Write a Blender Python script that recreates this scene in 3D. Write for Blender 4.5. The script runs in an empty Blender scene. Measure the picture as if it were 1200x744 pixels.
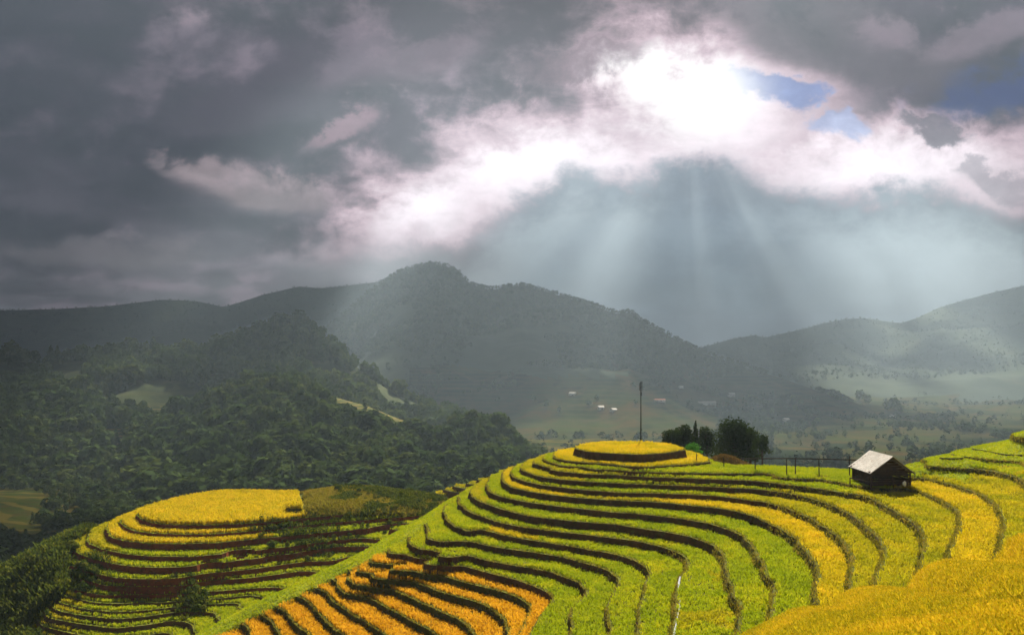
import bpy, bmesh, math, random
import numpy as np
random.seed(7); RNG = np.random.default_rng(11)
SC = bpy.context.scene
COL = SC.collection

# ------------------------------------------------------------------ camera, sky, sun, exposure
F, CX, HY = 900.0, 600.0, 425.0          # focal length in photo pixels, centre column, horizon row
cam_d = bpy.data.cameras.new('camera'); cam = bpy.data.objects.new('camera', cam_d); COL.objects.link(cam)
cam.location = (0, 0, 0); cam.rotation_euler = (math.radians(90), 0, 0)
cam_d.sensor_width = 36; cam_d.lens = 36*F/1200; cam_d.shift_y = (HY-372)/1200
cam_d.clip_start = 0.5; cam_d.clip_end = 20000
SC.camera = cam
SUN_AZ = math.atan2(200, F)                       # to the right of the view direction
SUN_EL = math.radians(43.0)
SUN_STRENGTH = 5.0
EXPOSURE = 1.2
HAZE_DENSITY = 1.4e-4
SC.render.engine = 'CYCLES'
SC.view_settings.view_transform = 'Standard'; SC.view_settings.look = 'None'
SC.view_settings.exposure = EXPOSURE; SC.view_settings.gamma = 1.0
SC.view_settings.use_curve_mapping = False
try:
    SC.cycles.use_denoising = True
    SC.cycles.denoiser = 'OPENIMAGEDENOISE'
except Exception: pass
SC.cycles.max_bounces = 5; SC.cycles.volume_bounces = 1; SC.cycles.transparent_max_bounces = 8
SC.cycles.sample_clamp_indirect = 6

def lin(r, g, b):
    f = lambda c: (c/255/12.92) if c/255 <= .04045 else ((c/255+.055)/1.055)**2.4
    return (f(r), f(g), f(b))

class E:
    """little expression builder over shader Math nodes"""
    nt = None
    def __init__(s, sock): s.s = sock
    @staticmethod
    def m(op, *a, clamp=False):
        n = E.nt.nodes.new('ShaderNodeMath'); n.operation = op; n.use_clamp = clamp
        for i, v in enumerate(a):
            if isinstance(v, E): E.nt.links.new(v.s, n.inputs[i])
            else: n.inputs[i].default_value = v
        return E(n.outputs[0])
    def __add__(s, o): return E.m('ADD', s, o)
    __radd__ = __add__
    def __sub__(s, o): return E.m('SUBTRACT', s, o)
    def __rsub__(s, o): return E.m('SUBTRACT', o, s)
    def __mul__(s, o): return E.m('MULTIPLY', s, o)
    __rmul__ = __mul__
    def __truediv__(s, o): return E.m('DIVIDE', s, o)
def sstep(x, a, b):
    n = E.nt.nodes.new('ShaderNodeMapRange'); n.interpolation_type = 'SMOOTHSTEP'
    E.nt.links.new(x.s, n.inputs[0]); n.inputs[1].default_value = a; n.inputs[2].default_value = b
    return E(n.outputs[0])
def comb(x, y, z):
    n = E.nt.nodes.new('ShaderNodeCombineXYZ')
    for i, v in enumerate((x, y, z)):
        if isinstance(v, E): E.nt.links.new(v.s, n.inputs[i])
        else: n.inputs[i].default_value = v
    return n.outputs[0]
def noise(vec, scale, detail=5, rough=.55, dist=0.0):
    n = E.nt.nodes.new('ShaderNodeTexNoise'); E.nt.links.new(vec, n.inputs['Vector'])
    n.inputs['Scale'].default_value = scale; n.inputs['Detail'].default_value = detail
    n.inputs['Roughness'].default_value = rough; n.inputs['Distortion'].default_value = dist
    return E(n.outputs['Fac'])
def mixc(fac, a, b, mode='MIX'):
    n = E.nt.nodes.new('ShaderNodeMix'); n.data_type = 'RGBA'; n.blend_type = mode
    def put(i, v):
        if isinstance(v, E): E.nt.links.new(v.s, n.inputs[i])
        elif isinstance(v, bpy.types.NodeSocket): E.nt.links.new(v, n.inputs[i])
        elif isinstance(v, (int, float)): n.inputs[i].default_value = v
        else: n.inputs[i].default_value = (*v, 1)
    put(0, fac); put(6, a); put(7, b)
    return n.outputs[2]

def comb3(e): return comb(e, e, e)
def build_world():
    w = bpy.data.worlds.new('World'); SC.world = w; w.use_nodes = True
    nt = w.node_tree; nt.nodes.clear(); E.nt = nt
    tc = nt.nodes.new('ShaderNodeTexCoord').outputs['Generated']
    sp = nt.nodes.new('ShaderNodeSeparateXYZ'); nt.links.new(tc, sp.inputs[0])
    x, y, z = (E(o) for o in sp.outputs)
    yc = E.m('MAXIMUM', y, .12)
    s = x/yc*9 + 6.0                       # hundreds of photo pixels: a direction in the sky, not the screen
    t = 4.25 - z/yc*9
    fr = sstep(y, .1, .35)
    # cloud texture: a flattened deck seen in perspective, finer further off
    zc = E.m('MAXIMUM', z, 0.0) + .22
    deck = comb(x/zc*1.0, y/zc*1.35, 0.0)
    n1 = noise(deck, 1.15, 8, .58, .5)
    n2 = noise(deck, 3.1, 7, .6, .35)
    tv = comb(s*.55, t*1.25, 3.0)
    n3 = noise(tv, .9, 8, .58, .3)
    n4 = noise(comb(s*.8, t*.95, 9.0), 1.7, 8, .62, .2)
    n5 = noise(comb(s*.75, t*1.1, 21.0), .62, 6, .55, .2)
    n6 = noise(comb(s*1.0, t*1.5, 33.0), 4.2, 6, .62, .2)
    w1 = n3-.5; w2 = n4-.5
    sw = s + w1*1.5 + w2*.55; tw = t + w2*1.0 + (n5-.5)*.7
    def blob(cx, cy, rx, ry, rot=0.0, ss=None, tt=None):
        ss = ss or sw; tt = tt or tw
        a = math.radians(rot); ca, sa = math.cos(a), math.sin(a)
        dx, dy = ss-cx, tt-cy
        p = (dx*(ca/rx)+dy*(sa/rx)); q = (dy*(ca/ry)-dx*(sa/ry))
        return E.m('EXPONENT', (p*p+q*q)*-1.0)
    C = lambda r, g, b: lin(r, g, b)
    # base deck of grey stratus
    lowk = sstep(t, .2, 3.6)
    base = mixc(lowk, C(92, 79, 94), C(116, 112, 118))
    base = mixc(sstep(n1 + (n3-.5)*.9, .40, .62), base, C(50, 41, 58))
    base = mixc(sstep(n2*.55+n4*.45 + (n5-.5)*.5, .50, .68)*.85, base, C(160, 148, 156))
    base = mixc(blob(.6, 1.5, 2.6, 1.7)*.62, base, C(48, 41, 56))
    base = mixc(blob(0., 0., 1.3, 1.)*.6, base, C(30, 30, 50))
    base = mixc(blob(5.4, .25, 1.9, .65)*.72, base, C(84, 74, 84))
    base = mixc(blob(7.6, .28, 1.9, .46)*.75, base, C(76, 68, 76))
    # lighter wisps to the left of the opening
    for cx, cy, rx, ry, rot, c, k in (
            (3.1, 2.15, 1.25, .28, 12, (178, 166, 164), .6), (2.2, 1.95, .5, .16, 25, (170, 160, 160), .5),
            (4.1, .65, .7, .4, -20, (142, 128, 138), .6), (1.1, 2.95, 1.4, .26, 6, (140, 136, 136), .5),
            (4.0, 1.45, .55, .22, -20, (196, 172, 178), .6), (5.0, .7, .9, .3, -15, (150, 132, 142), .5),
            (4.4, 3.1, 1.6, .32, 0, (152, 155, 157), .6)):
        base = mixc(E.m('MULTIPLY', sstep(blob(cx, cy, rx, ry, rot)+(n4-.5)*.9, .25, .85), k), base, C(*c))
    # the bright gap round the sun
    glow = E.m('MAXIMUM', blob(6.3, 2.0, 2.2, .62, -13), blob(8.3, 1.3, 1.7, .95, 4))
    glow = E.m('MAXIMUM', glow, blob(10.4, 1.9, 2.6, .62, 3)*.98)
    glow = E.m('MAXIMUM', glow, blob(4.9, 2.5, 1.5, .42, -14)*.95)
    glow = E.m('MAXIMUM', glow, blob(5.6, 1.7, 1.6, .5, -18)*.62)
    gm = glow + (n3-.5)*.95 + (n4-.5)*.55
    base = mixc(sstep(gm, .06, .62), base, C(204, 187, 192))
    base = mixc(sstep(gm, .38, 1.08), base, C(248, 243, 244))
    # blue holes
    for cx, cy, rx, ry, rot, c, k in ((9.05, 1.1, .55, .2, 15, (110, 142, 190), .75), (11.7, 1.05, 1.1, .38, -8, (34, 66, 126), 1.),
                                      (9.75, 1.45, .5, .16, 10, (150, 178, 215), .6)):
        bb = blob(cx, cy, rx, ry, rot); am = 2.0 if cx < 11 else 1.0
        base = mixc(sstep(bb+(n4-.5)*am+(n6-.5)*am*.6, .28, .8)*sstep(bb, .05, .25)*k, base, C(*c))
    # ragged dark clouds over the gap on the right
    for cx, cy, rx, ry, rot, c, k in ((10.1, .55, 1.5, .55, 12, (104, 95, 102), .8), (11.3, .35, 1.0, .35, -10, (148, 134, 142), .7),
                                      (11.0, 1.52, .5, .13, 15, (110, 106, 116), .8), (7.0, .72, .9, .2, -10, (120, 102, 112), .6),
                                      (11.8, 2.1, .6, .2, 10, (150, 146, 152), .6)):
        base = mixc(sstep(blob(cx, cy, rx, ry, rot)+(n4-.5)*1.1+(n3-.5)*.5, .3, .72)*k, base, C(*c))
    gm_ = nt.nodes.new('ShaderNodeGamma'); nt.links.new(base, gm_.inputs[0]); gm_.inputs[1].default_value = 1.42
    base = mixc(1.0, gm_.outputs[0], (1.19, 1.12, 1.18), 'MULTIPLY')
    tex = n4*.5 + n6*.5
    base = mixc(1.0, base, comb3(.46+tex*1.08), 'MULTIPLY')
    core = blob(8.1, 1.15, .95, .55, 0, s+w2*1.2+w1*.6, t+w2*1.0)
    core_m = sstep(core+(n4-.5)*.9+(n3-.5)*.5, .2, 1.0)
    base = mixc(core_m, base, (1.25, 1.22, 1.2))
    # the blue-grey bank under the gap, ragged upper edge
    fc = nt.nodes.new('ShaderNodeFloatCurve'); cu = fc.mapping.curves[0]
    fc.mapping.use_clip = False
    pts = [(0, 3.6), (4.6, 3.35), (5.2, 2.95), (5.6, 2.62), (6.0, 2.32), (6.4, 2.14), (6.85, 1.94), (7.05, 2.05), (7.5, 2.05), (7.9, 1.8), (8.3, 1.74), (8.65, 1.86),
           (9.0, 2.08), (9.5, 2.2), (10.1, 2.36), (10.5, 2.22), (10.95, 2.14), (11.3, 2.3), (12, 2.5), (14, 2.8)]
    while len(cu.points) < len(pts): cu.points.new(.5, .5)
    for p, (a, b) in zip(cu.points, pts): p.location = (a/14, b/4)
    fc.mapping.update()
    nt.links.new((E.m('MULTIPLY', s + w2*.55 + w1*.3, 1/14)).s, fc.inputs['Value'])
    edge = E(fc.outputs[0])*4
    dt = t - edge + (n4-.5)*.75 + (n3-.5)*.3 + (n6-.5)*.4
    bank = sstep(dt, -.12, .24)*sstep(s+w1, 4.7, 6.4)*1.0
    ang = E.m('ARCTAN2', s-8.05, t-1.15)
    rad = E.m('SQRT', (s-8.05)*(s-8.05)+(t-1.15)*(t-1.15))
    rn = noise(comb(ang*2.3, 0.0, 4.0), 2.2, 3, .5)
    ray = sstep(rn, .42, .75)*.22
    for a0, wd, k in ((-.46, .2, .75), (-.92, .24, 1.0), (-1.14, .14, .6), (.88, .25, .95), (.50, .1, .12), (1.15, .18, .6)):
        q = (ang-a0)/wd
        ray = ray + E.m('EXPONENT', q*q*-1.0)*k
    ray = ray*E.m('EXPONENT', E.m('MAXIMUM', rad-.8, 0.0)*-.27)*(.25+sstep(dt, .0, .7)*.75)
    bcol = mixc(sstep(t, 1.9, 3.9), C(18, 45, 82), C(34, 62, 84))
    bcol = mixc(sstep(s, 9.2, 12.)*.75, bcol, C(138, 148, 152))
    bcol = mixc(sstep(s, 6.6, 5.2)*.6, bcol, C(120, 128, 134))
    bcol = mixc(sstep(n3+ (n4-.5)*.6, .42, .62)*.42, bcol, C(112, 130, 144))
    bcol = mixc(sstep(n4*.6+n6*.4, .58, .40)*.45, bcol, C(22, 40, 64))
    bcol = mixc(E.m('MULTIPLY', ray, .78, clamp=True), bcol, C(192, 205, 210))
    base = mixc(E.m('MULTIPLY', bank, .97), base, bcol)
    # rays also cross the grey cloud to the left of the bank
    base = mixc(E.m('MULTIPLY', ray*sstep(t, 2.2, 3.2)*(1-bank), .5, clamp=True), base, C(196, 204, 206))
    base = mixc(fr, C(96, 94, 100), base)
    sky = nt.nodes.new('ShaderNodeTexSky'); sky.sky_type = 'NISHITA'; sky.sun_disc = False
    sky.sun_elevation = SUN_EL; sky.sun_rotation = SUN_AZ
    b1 = nt.nodes.new('ShaderNodeBackground'); nt.links.new(sky.outputs[0], b1.inputs[0]); b1.inputs[1].default_value = .06
    b2 = nt.nodes.new('ShaderNodeBackground'); nt.links.new(base, b2.inputs[0]); b2.inputs[1].default_value = SKY_K
    mx = nt.nodes.new('ShaderNodeMixShader'); mx.inputs[0].default_value = .96
    nt.links.new(b1.outputs[0], mx.inputs[1]); nt.links.new(b2.outputs[0], mx.inputs[2])
    o = nt.nodes.new('ShaderNodeOutputWorld'); nt.links.new(mx.outputs[0], o.inputs[0])
SKY_K = 0.44
build_world()
sl = bpy.data.lights.new('sun', 'SUN'); sl.energy = SUN_STRENGTH; sl.angle = math.radians(.5); sl.color = (1, .93, .80)
so = bpy.data.objects.new('sun', sl); COL.objects.link(so)
so.rotation_euler = (math.radians(90)-SUN_EL, 0, math.pi - SUN_AZ)
so.location = (60, 100, 200)

# ------------------------------------------------------------------ helpers
def tag(o, label=None, cat=None, group=None, kind=None):
    if label: o['label'] = label
    if cat: o['category'] = cat
    if group: o['group'] = group
    if kind: o['kind'] = kind
    return o
def empty(name, loc, rz=0, label=None, cat=None, group=None):
    o = bpy.data.objects.new(name, None); COL.objects.link(o)
    o.location = loc; o.rotation_euler = (0, 0, rz); o.empty_display_size = .3
    return tag(o, label, cat, group)
def link(name, me, mat, parent=None):
    if mat and not me.materials: me.materials.append(mat)
    o = bpy.data.objects.new(name, me); COL.objects.link(o)
    if parent: o.parent = parent
    return o
def quad_mesh(name, V, attr=None):
    """V (n,4,3) separate quads -> mesh; attr (n,) face-constant 'tone' on points"""
    n = len(V); me = bpy.data.meshes.new(name)
    me.vertices.add(n*4); me.vertices.foreach_set('co', np.ascontiguousarray(V, dtype=np.float32).ravel())
    me.loops.add(n*4); me.loops.foreach_set('vertex_index', np.arange(n*4, dtype=np.int32))
    me.polygons.add(n); me.polygons.foreach_set('loop_start', np.arange(0, n*4, 4, dtype=np.int32))
    me.polygons.foreach_set('loop_total', np.full(n, 4, dtype=np.int32))
    if attr is not None:
        a = me.attributes.new('tone', 'FLOAT', 'POINT'); a.data.foreach_set('value', np.repeat(attr.astype(np.float32), 4))
    me.update(calc_edges=True)
    return me
def poly_mesh(name, verts, faces, smooth=False):
    me = bpy.data.meshes.new(name); me.from_pydata([tuple(v) for v in verts], [], faces); me.update()
    if smooth: me.polygons.foreach_set('use_smooth', [True]*len(me.polygons))
    return me
class MB:
    def __init__(s): s.bm = bmesh.new()
    def box(s, c, size, rot=(0, 0, 0), bev=0.0):
        from mathutils import Matrix, Euler
        r = bmesh.ops.create_cube(s.bm, size=1.0)
        M = Matrix.Translation(c) @ Euler(rot).to_matrix().to_4x4() @ Matrix.Diagonal((*size, 1))
        bmesh.ops.transform(s.bm, matrix=M, verts=r['verts'])
        if bev:
            es = list({e for v in r['verts'] for e in v.link_edges})
            bmesh.ops.bevel(s.bm, geom=es, offset=bev, segments=1, affect='EDGES')
    def tube(s, pts, rad, n=8):
        from mathutils import Vector
        pts = [Vector(p) for p in pts]
        rads = rad if isinstance(rad, (list, tuple)) else [rad]*len(pts)
        rings = []
        for i, p in enumerate(pts):
            d = (pts[min(i+1, len(pts)-1)]-pts[max(i-1, 0)]).normalized()
            a = d.orthogonal().normalized()
            if i and rings:
                a = (prev - d*prev.dot(d)).normalized()
            prev = a; b = d.cross(a)
            rings.append([s.bm.verts.new(p+(a*math.cos(2*math.pi*k/n)+b*math.sin(2*math.pi*k/n))*rads[i]) for k in range(n)])
        for r0, r1 in zip(rings, rings[1:]):
            for k in range(n): s.bm.faces.new((r0[k], r0[(k+1) % n], r1[(k+1) % n], r1[k]))
        s.bm.faces.new(rings[0][::-1]); s.bm.faces.new(rings[-1])
    def poly(s, vs):
        s.bm.faces.new([s.bm.verts.new(v) for v in vs])
    def build(s, name, mat, parent=None):
        bmesh.ops.recalc_face_normals(s.bm, faces=s.bm.faces[:])
        me = bpy.data.meshes.new(name); s.bm.to_mesh(me); s.bm.free()
        return link(name, me, mat, parent)

def _hash(ix, iy, seed):
    h = (ix*374761393 + iy*668265263 + seed*974711) & 0xFFFFFFFF
    h = ((h ^ (h >> 13))*1274126177) & 0xFFFFFFFF
    return ((h ^ (h >> 16)) & 0xFFFFFF)/float(0xFFFFFF)
def vnoise(x, y, seed=0):
    ix = np.floor(x).astype(np.int64); iy = np.floor(y).astype(np.int64)
    fx = x-ix; fy = y-iy; fx = fx*fx*fx*(fx*(fx*6-15)+10); fy = fy*fy*fy*(fy*(fy*6-15)+10)
    a = _hash(ix, iy, seed); b = _hash(ix+1, iy, seed); c = _hash(ix, iy+1, seed); d = _hash(ix+1, iy+1, seed)
    return (a*(1-fx)+b*fx)*(1-fy)+(c*(1-fx)+d*fx)*fy
def fbm(x, y, sc, octv=4, seed=0, gain=.5):
    x = np.asarray(x, float)/sc; y = np.asarray(y, float)/sc; t = 0; a = 1; n = 0
    for i in range(octv):
        t = t + a*(vnoise(x, y, seed+i*17)-.5)*2; n += a; a *= gain; x = x*2.03+5.2; y = y*2.03+1.7
    return t/n
def un(px, py, zdown):
    d = zdown*F/(py-HY)
    return ((px-CX)/F*d, d)
def atd(px, py, d):
    return ((px-CX)/F*d, d, -(py-HY)/F*d)
def proj(x, y, z):
    return CX+F*x/y, HY-F*z/y

# ------------------------------------------------------------------ materials
def newmat(name):
    m = bpy.data.materials.new(name); m.use_nodes = True; nt = m.node_tree; nt.nodes.clear(); E.nt = nt
    out = nt.nodes.new('ShaderNodeOutputMaterial')
    return m, nt, out
def objco(nt): return nt.nodes.new('ShaderNodeTexCoord').outputs['Object']
def leaf_mat(name, c0, c1, c2, trans=.4, nscale=.6, tsat=1.0):
    """blade/leaf: three own colours picked per tuft (attribute tone) and by patch"""
    m, nt, out = newmat(name)
    at = nt.nodes.new('ShaderNodeAttribute'); at.attribute_name = 'tone'
    tone = E(at.outputs['Fac'])
    pn = noise(objco(nt), nscale, 4, .6)
    k = tone*.6 + pn*1.15 - .37
    col = mixc(sstep(k, .15, .5), c0, c1); col = mixc(sstep(k, .5, .95), col, c2)
    d = nt.nodes.new('ShaderNodeBsdfDiffuse'); nt.links.new(col, d.inputs[0])
    t = nt.nodes.new('ShaderNodeBsdfTranslucent')
    nt.links.new(mixc(1.0, col, (1.0, .95*tsat, .6*tsat), 'MULTIPLY'), t.inputs[0])
    mx = nt.nodes.new('ShaderNodeMixShader'); mx.inputs[0].default_value = trans
    nt.links.new(d.outputs[0], mx.inputs[1]); nt.links.new(t.outputs[0], mx.inputs[2])
    nt.links.new(mx.outputs[0], out.inputs[0])
    return m
def rough_mat(name, cols, scales=(1.0, 6.0), rough=.9, bump=.3, bscale=20, stripes=None, metal=0.0, spec=.05):
    """mottled surface from 3-4 of its own colours"""
    m, nt, out = newmat(name); co = objco(nt)
    n1 = noise(co, scales[0], 6, .6); n2 = noise(co, scales[1], 5, .6)
    col = mixc(sstep(n1, .38, .62), cols[0], cols[1])
    col = mixc(sstep(n2, .45, .68)*.8, col, cols[2])
    if len(cols) > 3: col = mixc(sstep(noise(co, scales[0]*2.7, 4, .6), .58, .7)*.85, col, cols[3])
    if stripes:
        sp = nt.nodes.new('ShaderNodeSeparateXYZ'); nt.links.new(co, sp.inputs[0])
        st = E.m('SINE', E(sp.outputs[2])*stripes[0] + n2*3)
        col = mixc(sstep(st, .2, .8)*stripes[2], col, stripes[1])
    p = nt.nodes.new('ShaderNodeBsdfPrincipled'); nt.links.new(col, p.inputs['Base Color'])
    p.inputs['Roughness'].default_value = rough; p.inputs['Metallic'].default_value = metal
    p.inputs['Specular IOR Level'].default_value = spec
    b = nt.nodes.new('ShaderNodeBump'); b.inputs['Strength'].default_value = bump
    nt.links.new(noise(co, bscale, 5, .65).s, b.inputs['Height']); nt.links.new(b.outputs[0], p.inputs['Normal'])
    nt.links.new(p.outputs[0], out.inputs[0])
    return m
M = {}
M['green'] = leaf_mat('green_rice', (.26, .34, .012), (.36, .425, .014), (.54, .51, .02), .42, .35)
M['yellow'] = leaf_mat('yellow_rice', (.46, .40, .015), (.62, .49, .018), (.76, .55, .03), .42, .35)
M['olive'] = leaf_mat('ripening_rice', (.33, .34, .014), (.46, .42, .016), (.62, .50, .025), .42, .35)
M['orange'] = leaf_mat('orange_rice', (.60, .33, .018), (.70, .41, .025), (.80, .50, .045), .42, 1.6)
M['gold'] = leaf_mat('golden_rice', (.34, .31, .012), (.54, .42, .016), (.70, .48, .03), .4, .16)
M['weed'] = leaf_mat('weed', (.05, .075, .015), (.09, .11, .02), (.20, .16, .05), .3, .5)
M['scrub'] = leaf_mat('scrub', (.045, .07, .015), (.09, .12, .02), (.18, .19, .03), .3, .3)
M['drygrass'] = leaf_mat('dry_grass', (.20, .16, .02), (.27, .25, .03), (.36, .26, .06), .35, .3)
M['darkleaf'] = leaf_mat('dark_leaves', (.018, .034, .011), (.034, .058, .016), (.07, .09, .022), .2, .3)
M['bushleaf'] = leaf_mat('bright_leaves', (.05, .17, .02), (.08, .26, .03), (.14, .34, .05), .3, 1.)
M['forest'] = leaf_mat('forest_leaves', (.034, .058, .016), (.055, .085, .024), (.09, .115, .03), .25, .012)
M['farforest'] = leaf_mat('far_forest_leaves', (.018, .032, .016), (.03, .05, .02), (.05, .07, .024), .15, .006)
M['soil'] = rough_mat('terrace_soil', [(.08, .042, .018), (.125, .062, .024), (.06, .05, .016), (.12, .10, .03)], (.5, 3.0), .95, .5, 9)
M['redsoil'] = rough_mat('red_terrace_soil', [(.15, .038, .014), (.21, .06, .018), (.07, .035, .014), (.09, .075, .02)], (.35, 2.0), .95, .5, 7)
M['flat'] = rough_mat('paddy_floor', [(.075, .09, .010), (.11, .12, .012), (.10, .07, .016)], (.5, 4.0), .95, .3, 12)
M['grass'] = rough_mat('grass_slope', [(.17, .22, .015), (.25, .28, .018), (.16, .15, .02)], (.35, 5.0), .95, .4, 14)
M['valley'] = rough_mat('valley_fields', [(.012, .020, .006), (.036, .046, .010), (.075, .045, .014), (.006, .010, .004)], (.007, .022), 1.0, .2, .3, spec=0.0,
                        stripes=(1.1, (.05, .045, .014), .5))
M['hillside'] = rough_mat('wooded_slope', [(.035, .05, .018), (.055, .07, .022), (.03, .042, .016), (.09, .095, .03)], (.012, .06), .95, .5, .25,
                          stripes=(.7, (.10, .095, .03), .25))
M['mountain'] = rough_mat('mountain_slope', [(.025, .04, .02), (.04, .055, .024), (.02, .032, .016), (.045, .05, .022)], (.004, .02), .95, .6, .09)
M['bark'] = rough_mat('bark', [(.05, .035, .025), (.09, .065, .045), (.03, .022, .016)], (3, 12), .9, .5, 25)
M['wood'] = rough_mat('dark_weathered_wood', [(.045, .028, .02), (.08, .045, .028), (.025, .017, .013)], (2.5, 14), .85, .5, 30)
M['post'] = rough_mat('fence_wood', [(.035, .028, .022), (.06, .045, .03), (.02, .016, .013)], (3, 14), .85, .4, 30)
M['roof'] = rough_mat('pale_fibre_roof', [(.46, .44, .40), (.58, .55, .50), (.34, .26, .20), (.40, .31, .24)], (1.3, 7), .7, .15, 12)
M['metal'] = rough_mat('dark_metal', [(.03, .032, .035), (.05, .05, .05), (.02, .02, .022)], (4, 20), .5, .1, 20, metal=.5)
M['white'] = rough_mat('white_plaster', [(.75, .74, .70), (.82, .80, .77), (.6, .57, .52)], (.2, 1), .8, .1, 5)
M['tile'] = rough_mat('red_tile', [(.30, .11, .06), (.36, .14, .08), (.22, .09, .05)], (.2, 1), .8, .2, 5)
M['sack'] = rough_mat('white_sack', [(.75, .74, .70), (.82, .80, .77), (.6, .57, .52)], (5, 20), .8, .2, 30)
def water_mat():
    m, nt, out = newmat('running_water'); p = nt.nodes.new('ShaderNodeBsdfPrincipled')
    p.inputs['Base Color'].default_value = (.35, .37, .37, 1); p.inputs['Roughness'].default_value = .12
    b = nt.nodes.new('ShaderNodeBump'); b.inputs['Strength'].default_value = .5
    nt.links.new(noise(objco(nt), 9, 4, .6).s, b.inputs['Height']); nt.links.new(b.outputs[0], p.inputs['Normal'])
    nt.links.new(p.outputs[0], out.inputs[0]); return m
M['water'] = water_mat()

# ------------------------------------------------------------------ haze: one closed box, even density
def haze():
    mb = MB(); mb.box((0, 2850, 125), (9000, 6500, 482))
    m, nt, out = newmat('haze_air')
    v = nt.nodes.new('ShaderNodeVolumePrincipled')
    v.inputs['Color'].default_value = (.68, .85, 1.0, 1); v.inputs['Density'].default_value = HAZE_DENSITY
    v.inputs['Anisotropy'].default_value = .35
    nt.links.new(v.outputs[0], out.inputs['Volume'])
    o = mb.build('haze', m); tag(o, 'pale blue grey haze filling the whole valley', 'haze', kind='stuff')
haze()

# ------------------------------------------------------------------ cloud deck added out of view to shade the hills, open over the terraces
def shade_deck():
    alt, cell = 6000.0, 45.0
    off = alt/math.tan(SUN_EL); ox, oy = off*math.sin(SUN_AZ), off*math.cos(SUN_AZ)
    gx = np.arange(-3200, 3200, cell); gy = np.arange(150, 6200, cell)
    X, Y = np.meshgrid(gx, gy, indexing='ij'); px = CX+F*X/Y
    n = fbm(X, Y, 420, 4, 201)*.5+fbm(X, Y, 150, 3, 207)*.25
    cov = np.full(X.shape, .45)                        # where this point of the ground lies in cloud shade
    def soft(px0, d0, rpx, rd, k):
        return k*np.exp(-((px-px0)/rpx)**2-((Y-d0)/rd)**2)
    cov -= soft(900, 900, 400, 400, 1.0)
    cov += soft(338, 850, 85, 100, 1.1)
    cov -= soft(1130, 2200, 220, 800, .55)               # lit valley floor
    cov -= soft(1150, 1500, 160, 400, .6)
    cov -= soft(400, 1500, 75, 560, 1.15)
    cov -= soft(150, 2100, 130, 500, .35)
    cov -= soft(270, 640, 360, 280, 1.25)               # shaft on the left flank of the mountain
    cov -= soft(690, 1150, 50, 300, .8)
    cov -= soft(600, 650, 70, 130, .7)
    cov -= np.clip((310-Y)/100, 0, 1)*1.9              # open over the near hillside
    cov += n + fbm(X, Y, 85, 2, 211)*.55
    on = cov > .0
    V = []; Fc = []; idx = {}
    def vert(i, j, s_):
        q = (i, j, s_)
        if q not in idx:
            idx[q] = len(V)
            a, b = gx[0]+i*cell-cell/2, gy[0]+j*cell-cell/2
            jx, jy = fbm(np.array([a]), np.array([b]), 90, 2, 5)[0]*40, fbm(np.array([a]), np.array([b]), 90, 2, 6)[0]*40
            t_ = 60+90*abs(fbm(np.array([a]), np.array([b]), 260, 3, 7)[0])
            V.append((a+ox+jx, b+oy+jy, alt+(t_ if s_ else -t_*.5)))
        return idx[q]
    nx, ny = on.shape
    for i in range(nx):
        for j in range(ny):
            if not on[i, j]: continue
            for s_ in (0, 1):
                f = [vert(i, j, s_), vert(i+1, j, s_), vert(i+1, j+1, s_), vert(i, j+1, s_)]
                Fc.append(f if s_ else f[::-1])
            for (di, dj, a, b) in ((-1, 0, (0, 1), (0, 0)), (1, 0, (1, 0), (1, 1)), (0, -1, (0, 0), (1, 0)), (0, 1, (1, 1), (0, 1))):
                ii, jj = i+di, j+dj
                if 0 <= ii < nx and 0 <= jj < ny and on[ii, jj]: continue
                Fc.append([vert(i+a[0], j+a[1], 0), vert(i+b[0], j+b[1], 0), vert(i+b[0], j+b[1], 1), vert(i+a[0], j+a[1], 1)])
    m, nt, out = newmat('shade_cloud_body')
    d = nt.nodes.new('ShaderNodeBsdfDiffuse'); d.inputs[0].default_value = (.8, .8, .82, 1)
    nt.links.new(d.outputs[0], out.inputs[0])
    o = link('shade_cloud', poly_mesh('shade_cloud', V, Fc, True), m); tag(o, 'unseen broken deck of clouds added overhead to shade the hills', 'shade_cloud', kind='structure')
shade_deck()

# ------------------------------------------------------------------ contour terraces
def densify(pts, step=2.2):
    out = []
    for (x0, y0), (x1, y1) in zip(pts, pts[1:]):
        n = max(1, int(math.hypot(x1-x0, y1-y0)/step))
        out += [(x0+(x1-x0)*i/n, y0+(y1-y0)*i/n) for i in range(n)]
    return out+[pts[-1]]
class TPS:
    def __init__(s, P, V, lam=.02):
        P = np.asarray(P, float); V = np.asarray(V, float)
        key = np.unique(np.round(P/.5).astype(int), axis=0, return_index=True)[1]
        P, V = P[key], V[key]; n = len(P); s.P = P
        K = s.k(P, P) + lam*np.eye(n)
        A = np.zeros((n+3, n+3)); A[:n, :n] = K; A[:n, n] = 1; A[:n, n+1:] = P/50; A[n:, :n] = A[:n, n:].T
        s.w = np.linalg.solve(A, np.r_[V, 0, 0, 0])
    @staticmethod
    def k(a, b):
        r2 = ((a[:, None]-b[None])**2).sum(2)/2500+1e-12
        return .5*r2*np.log(r2)*50
    def __call__(s, x, y):
        sh = np.shape(x); Q = np.c_[np.ravel(x), np.ravel(y)]; o = np.empty(len(Q))
        for i in range(0, len(Q), 8000):
            q = Q[i:i+8000]; n = len(s.P)
            o[i:i+8000] = s.k(q, s.P)@s.w[:n]+s.w[n]+(q/50)@s.w[n+1:]
        return o.reshape(sh)

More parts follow.
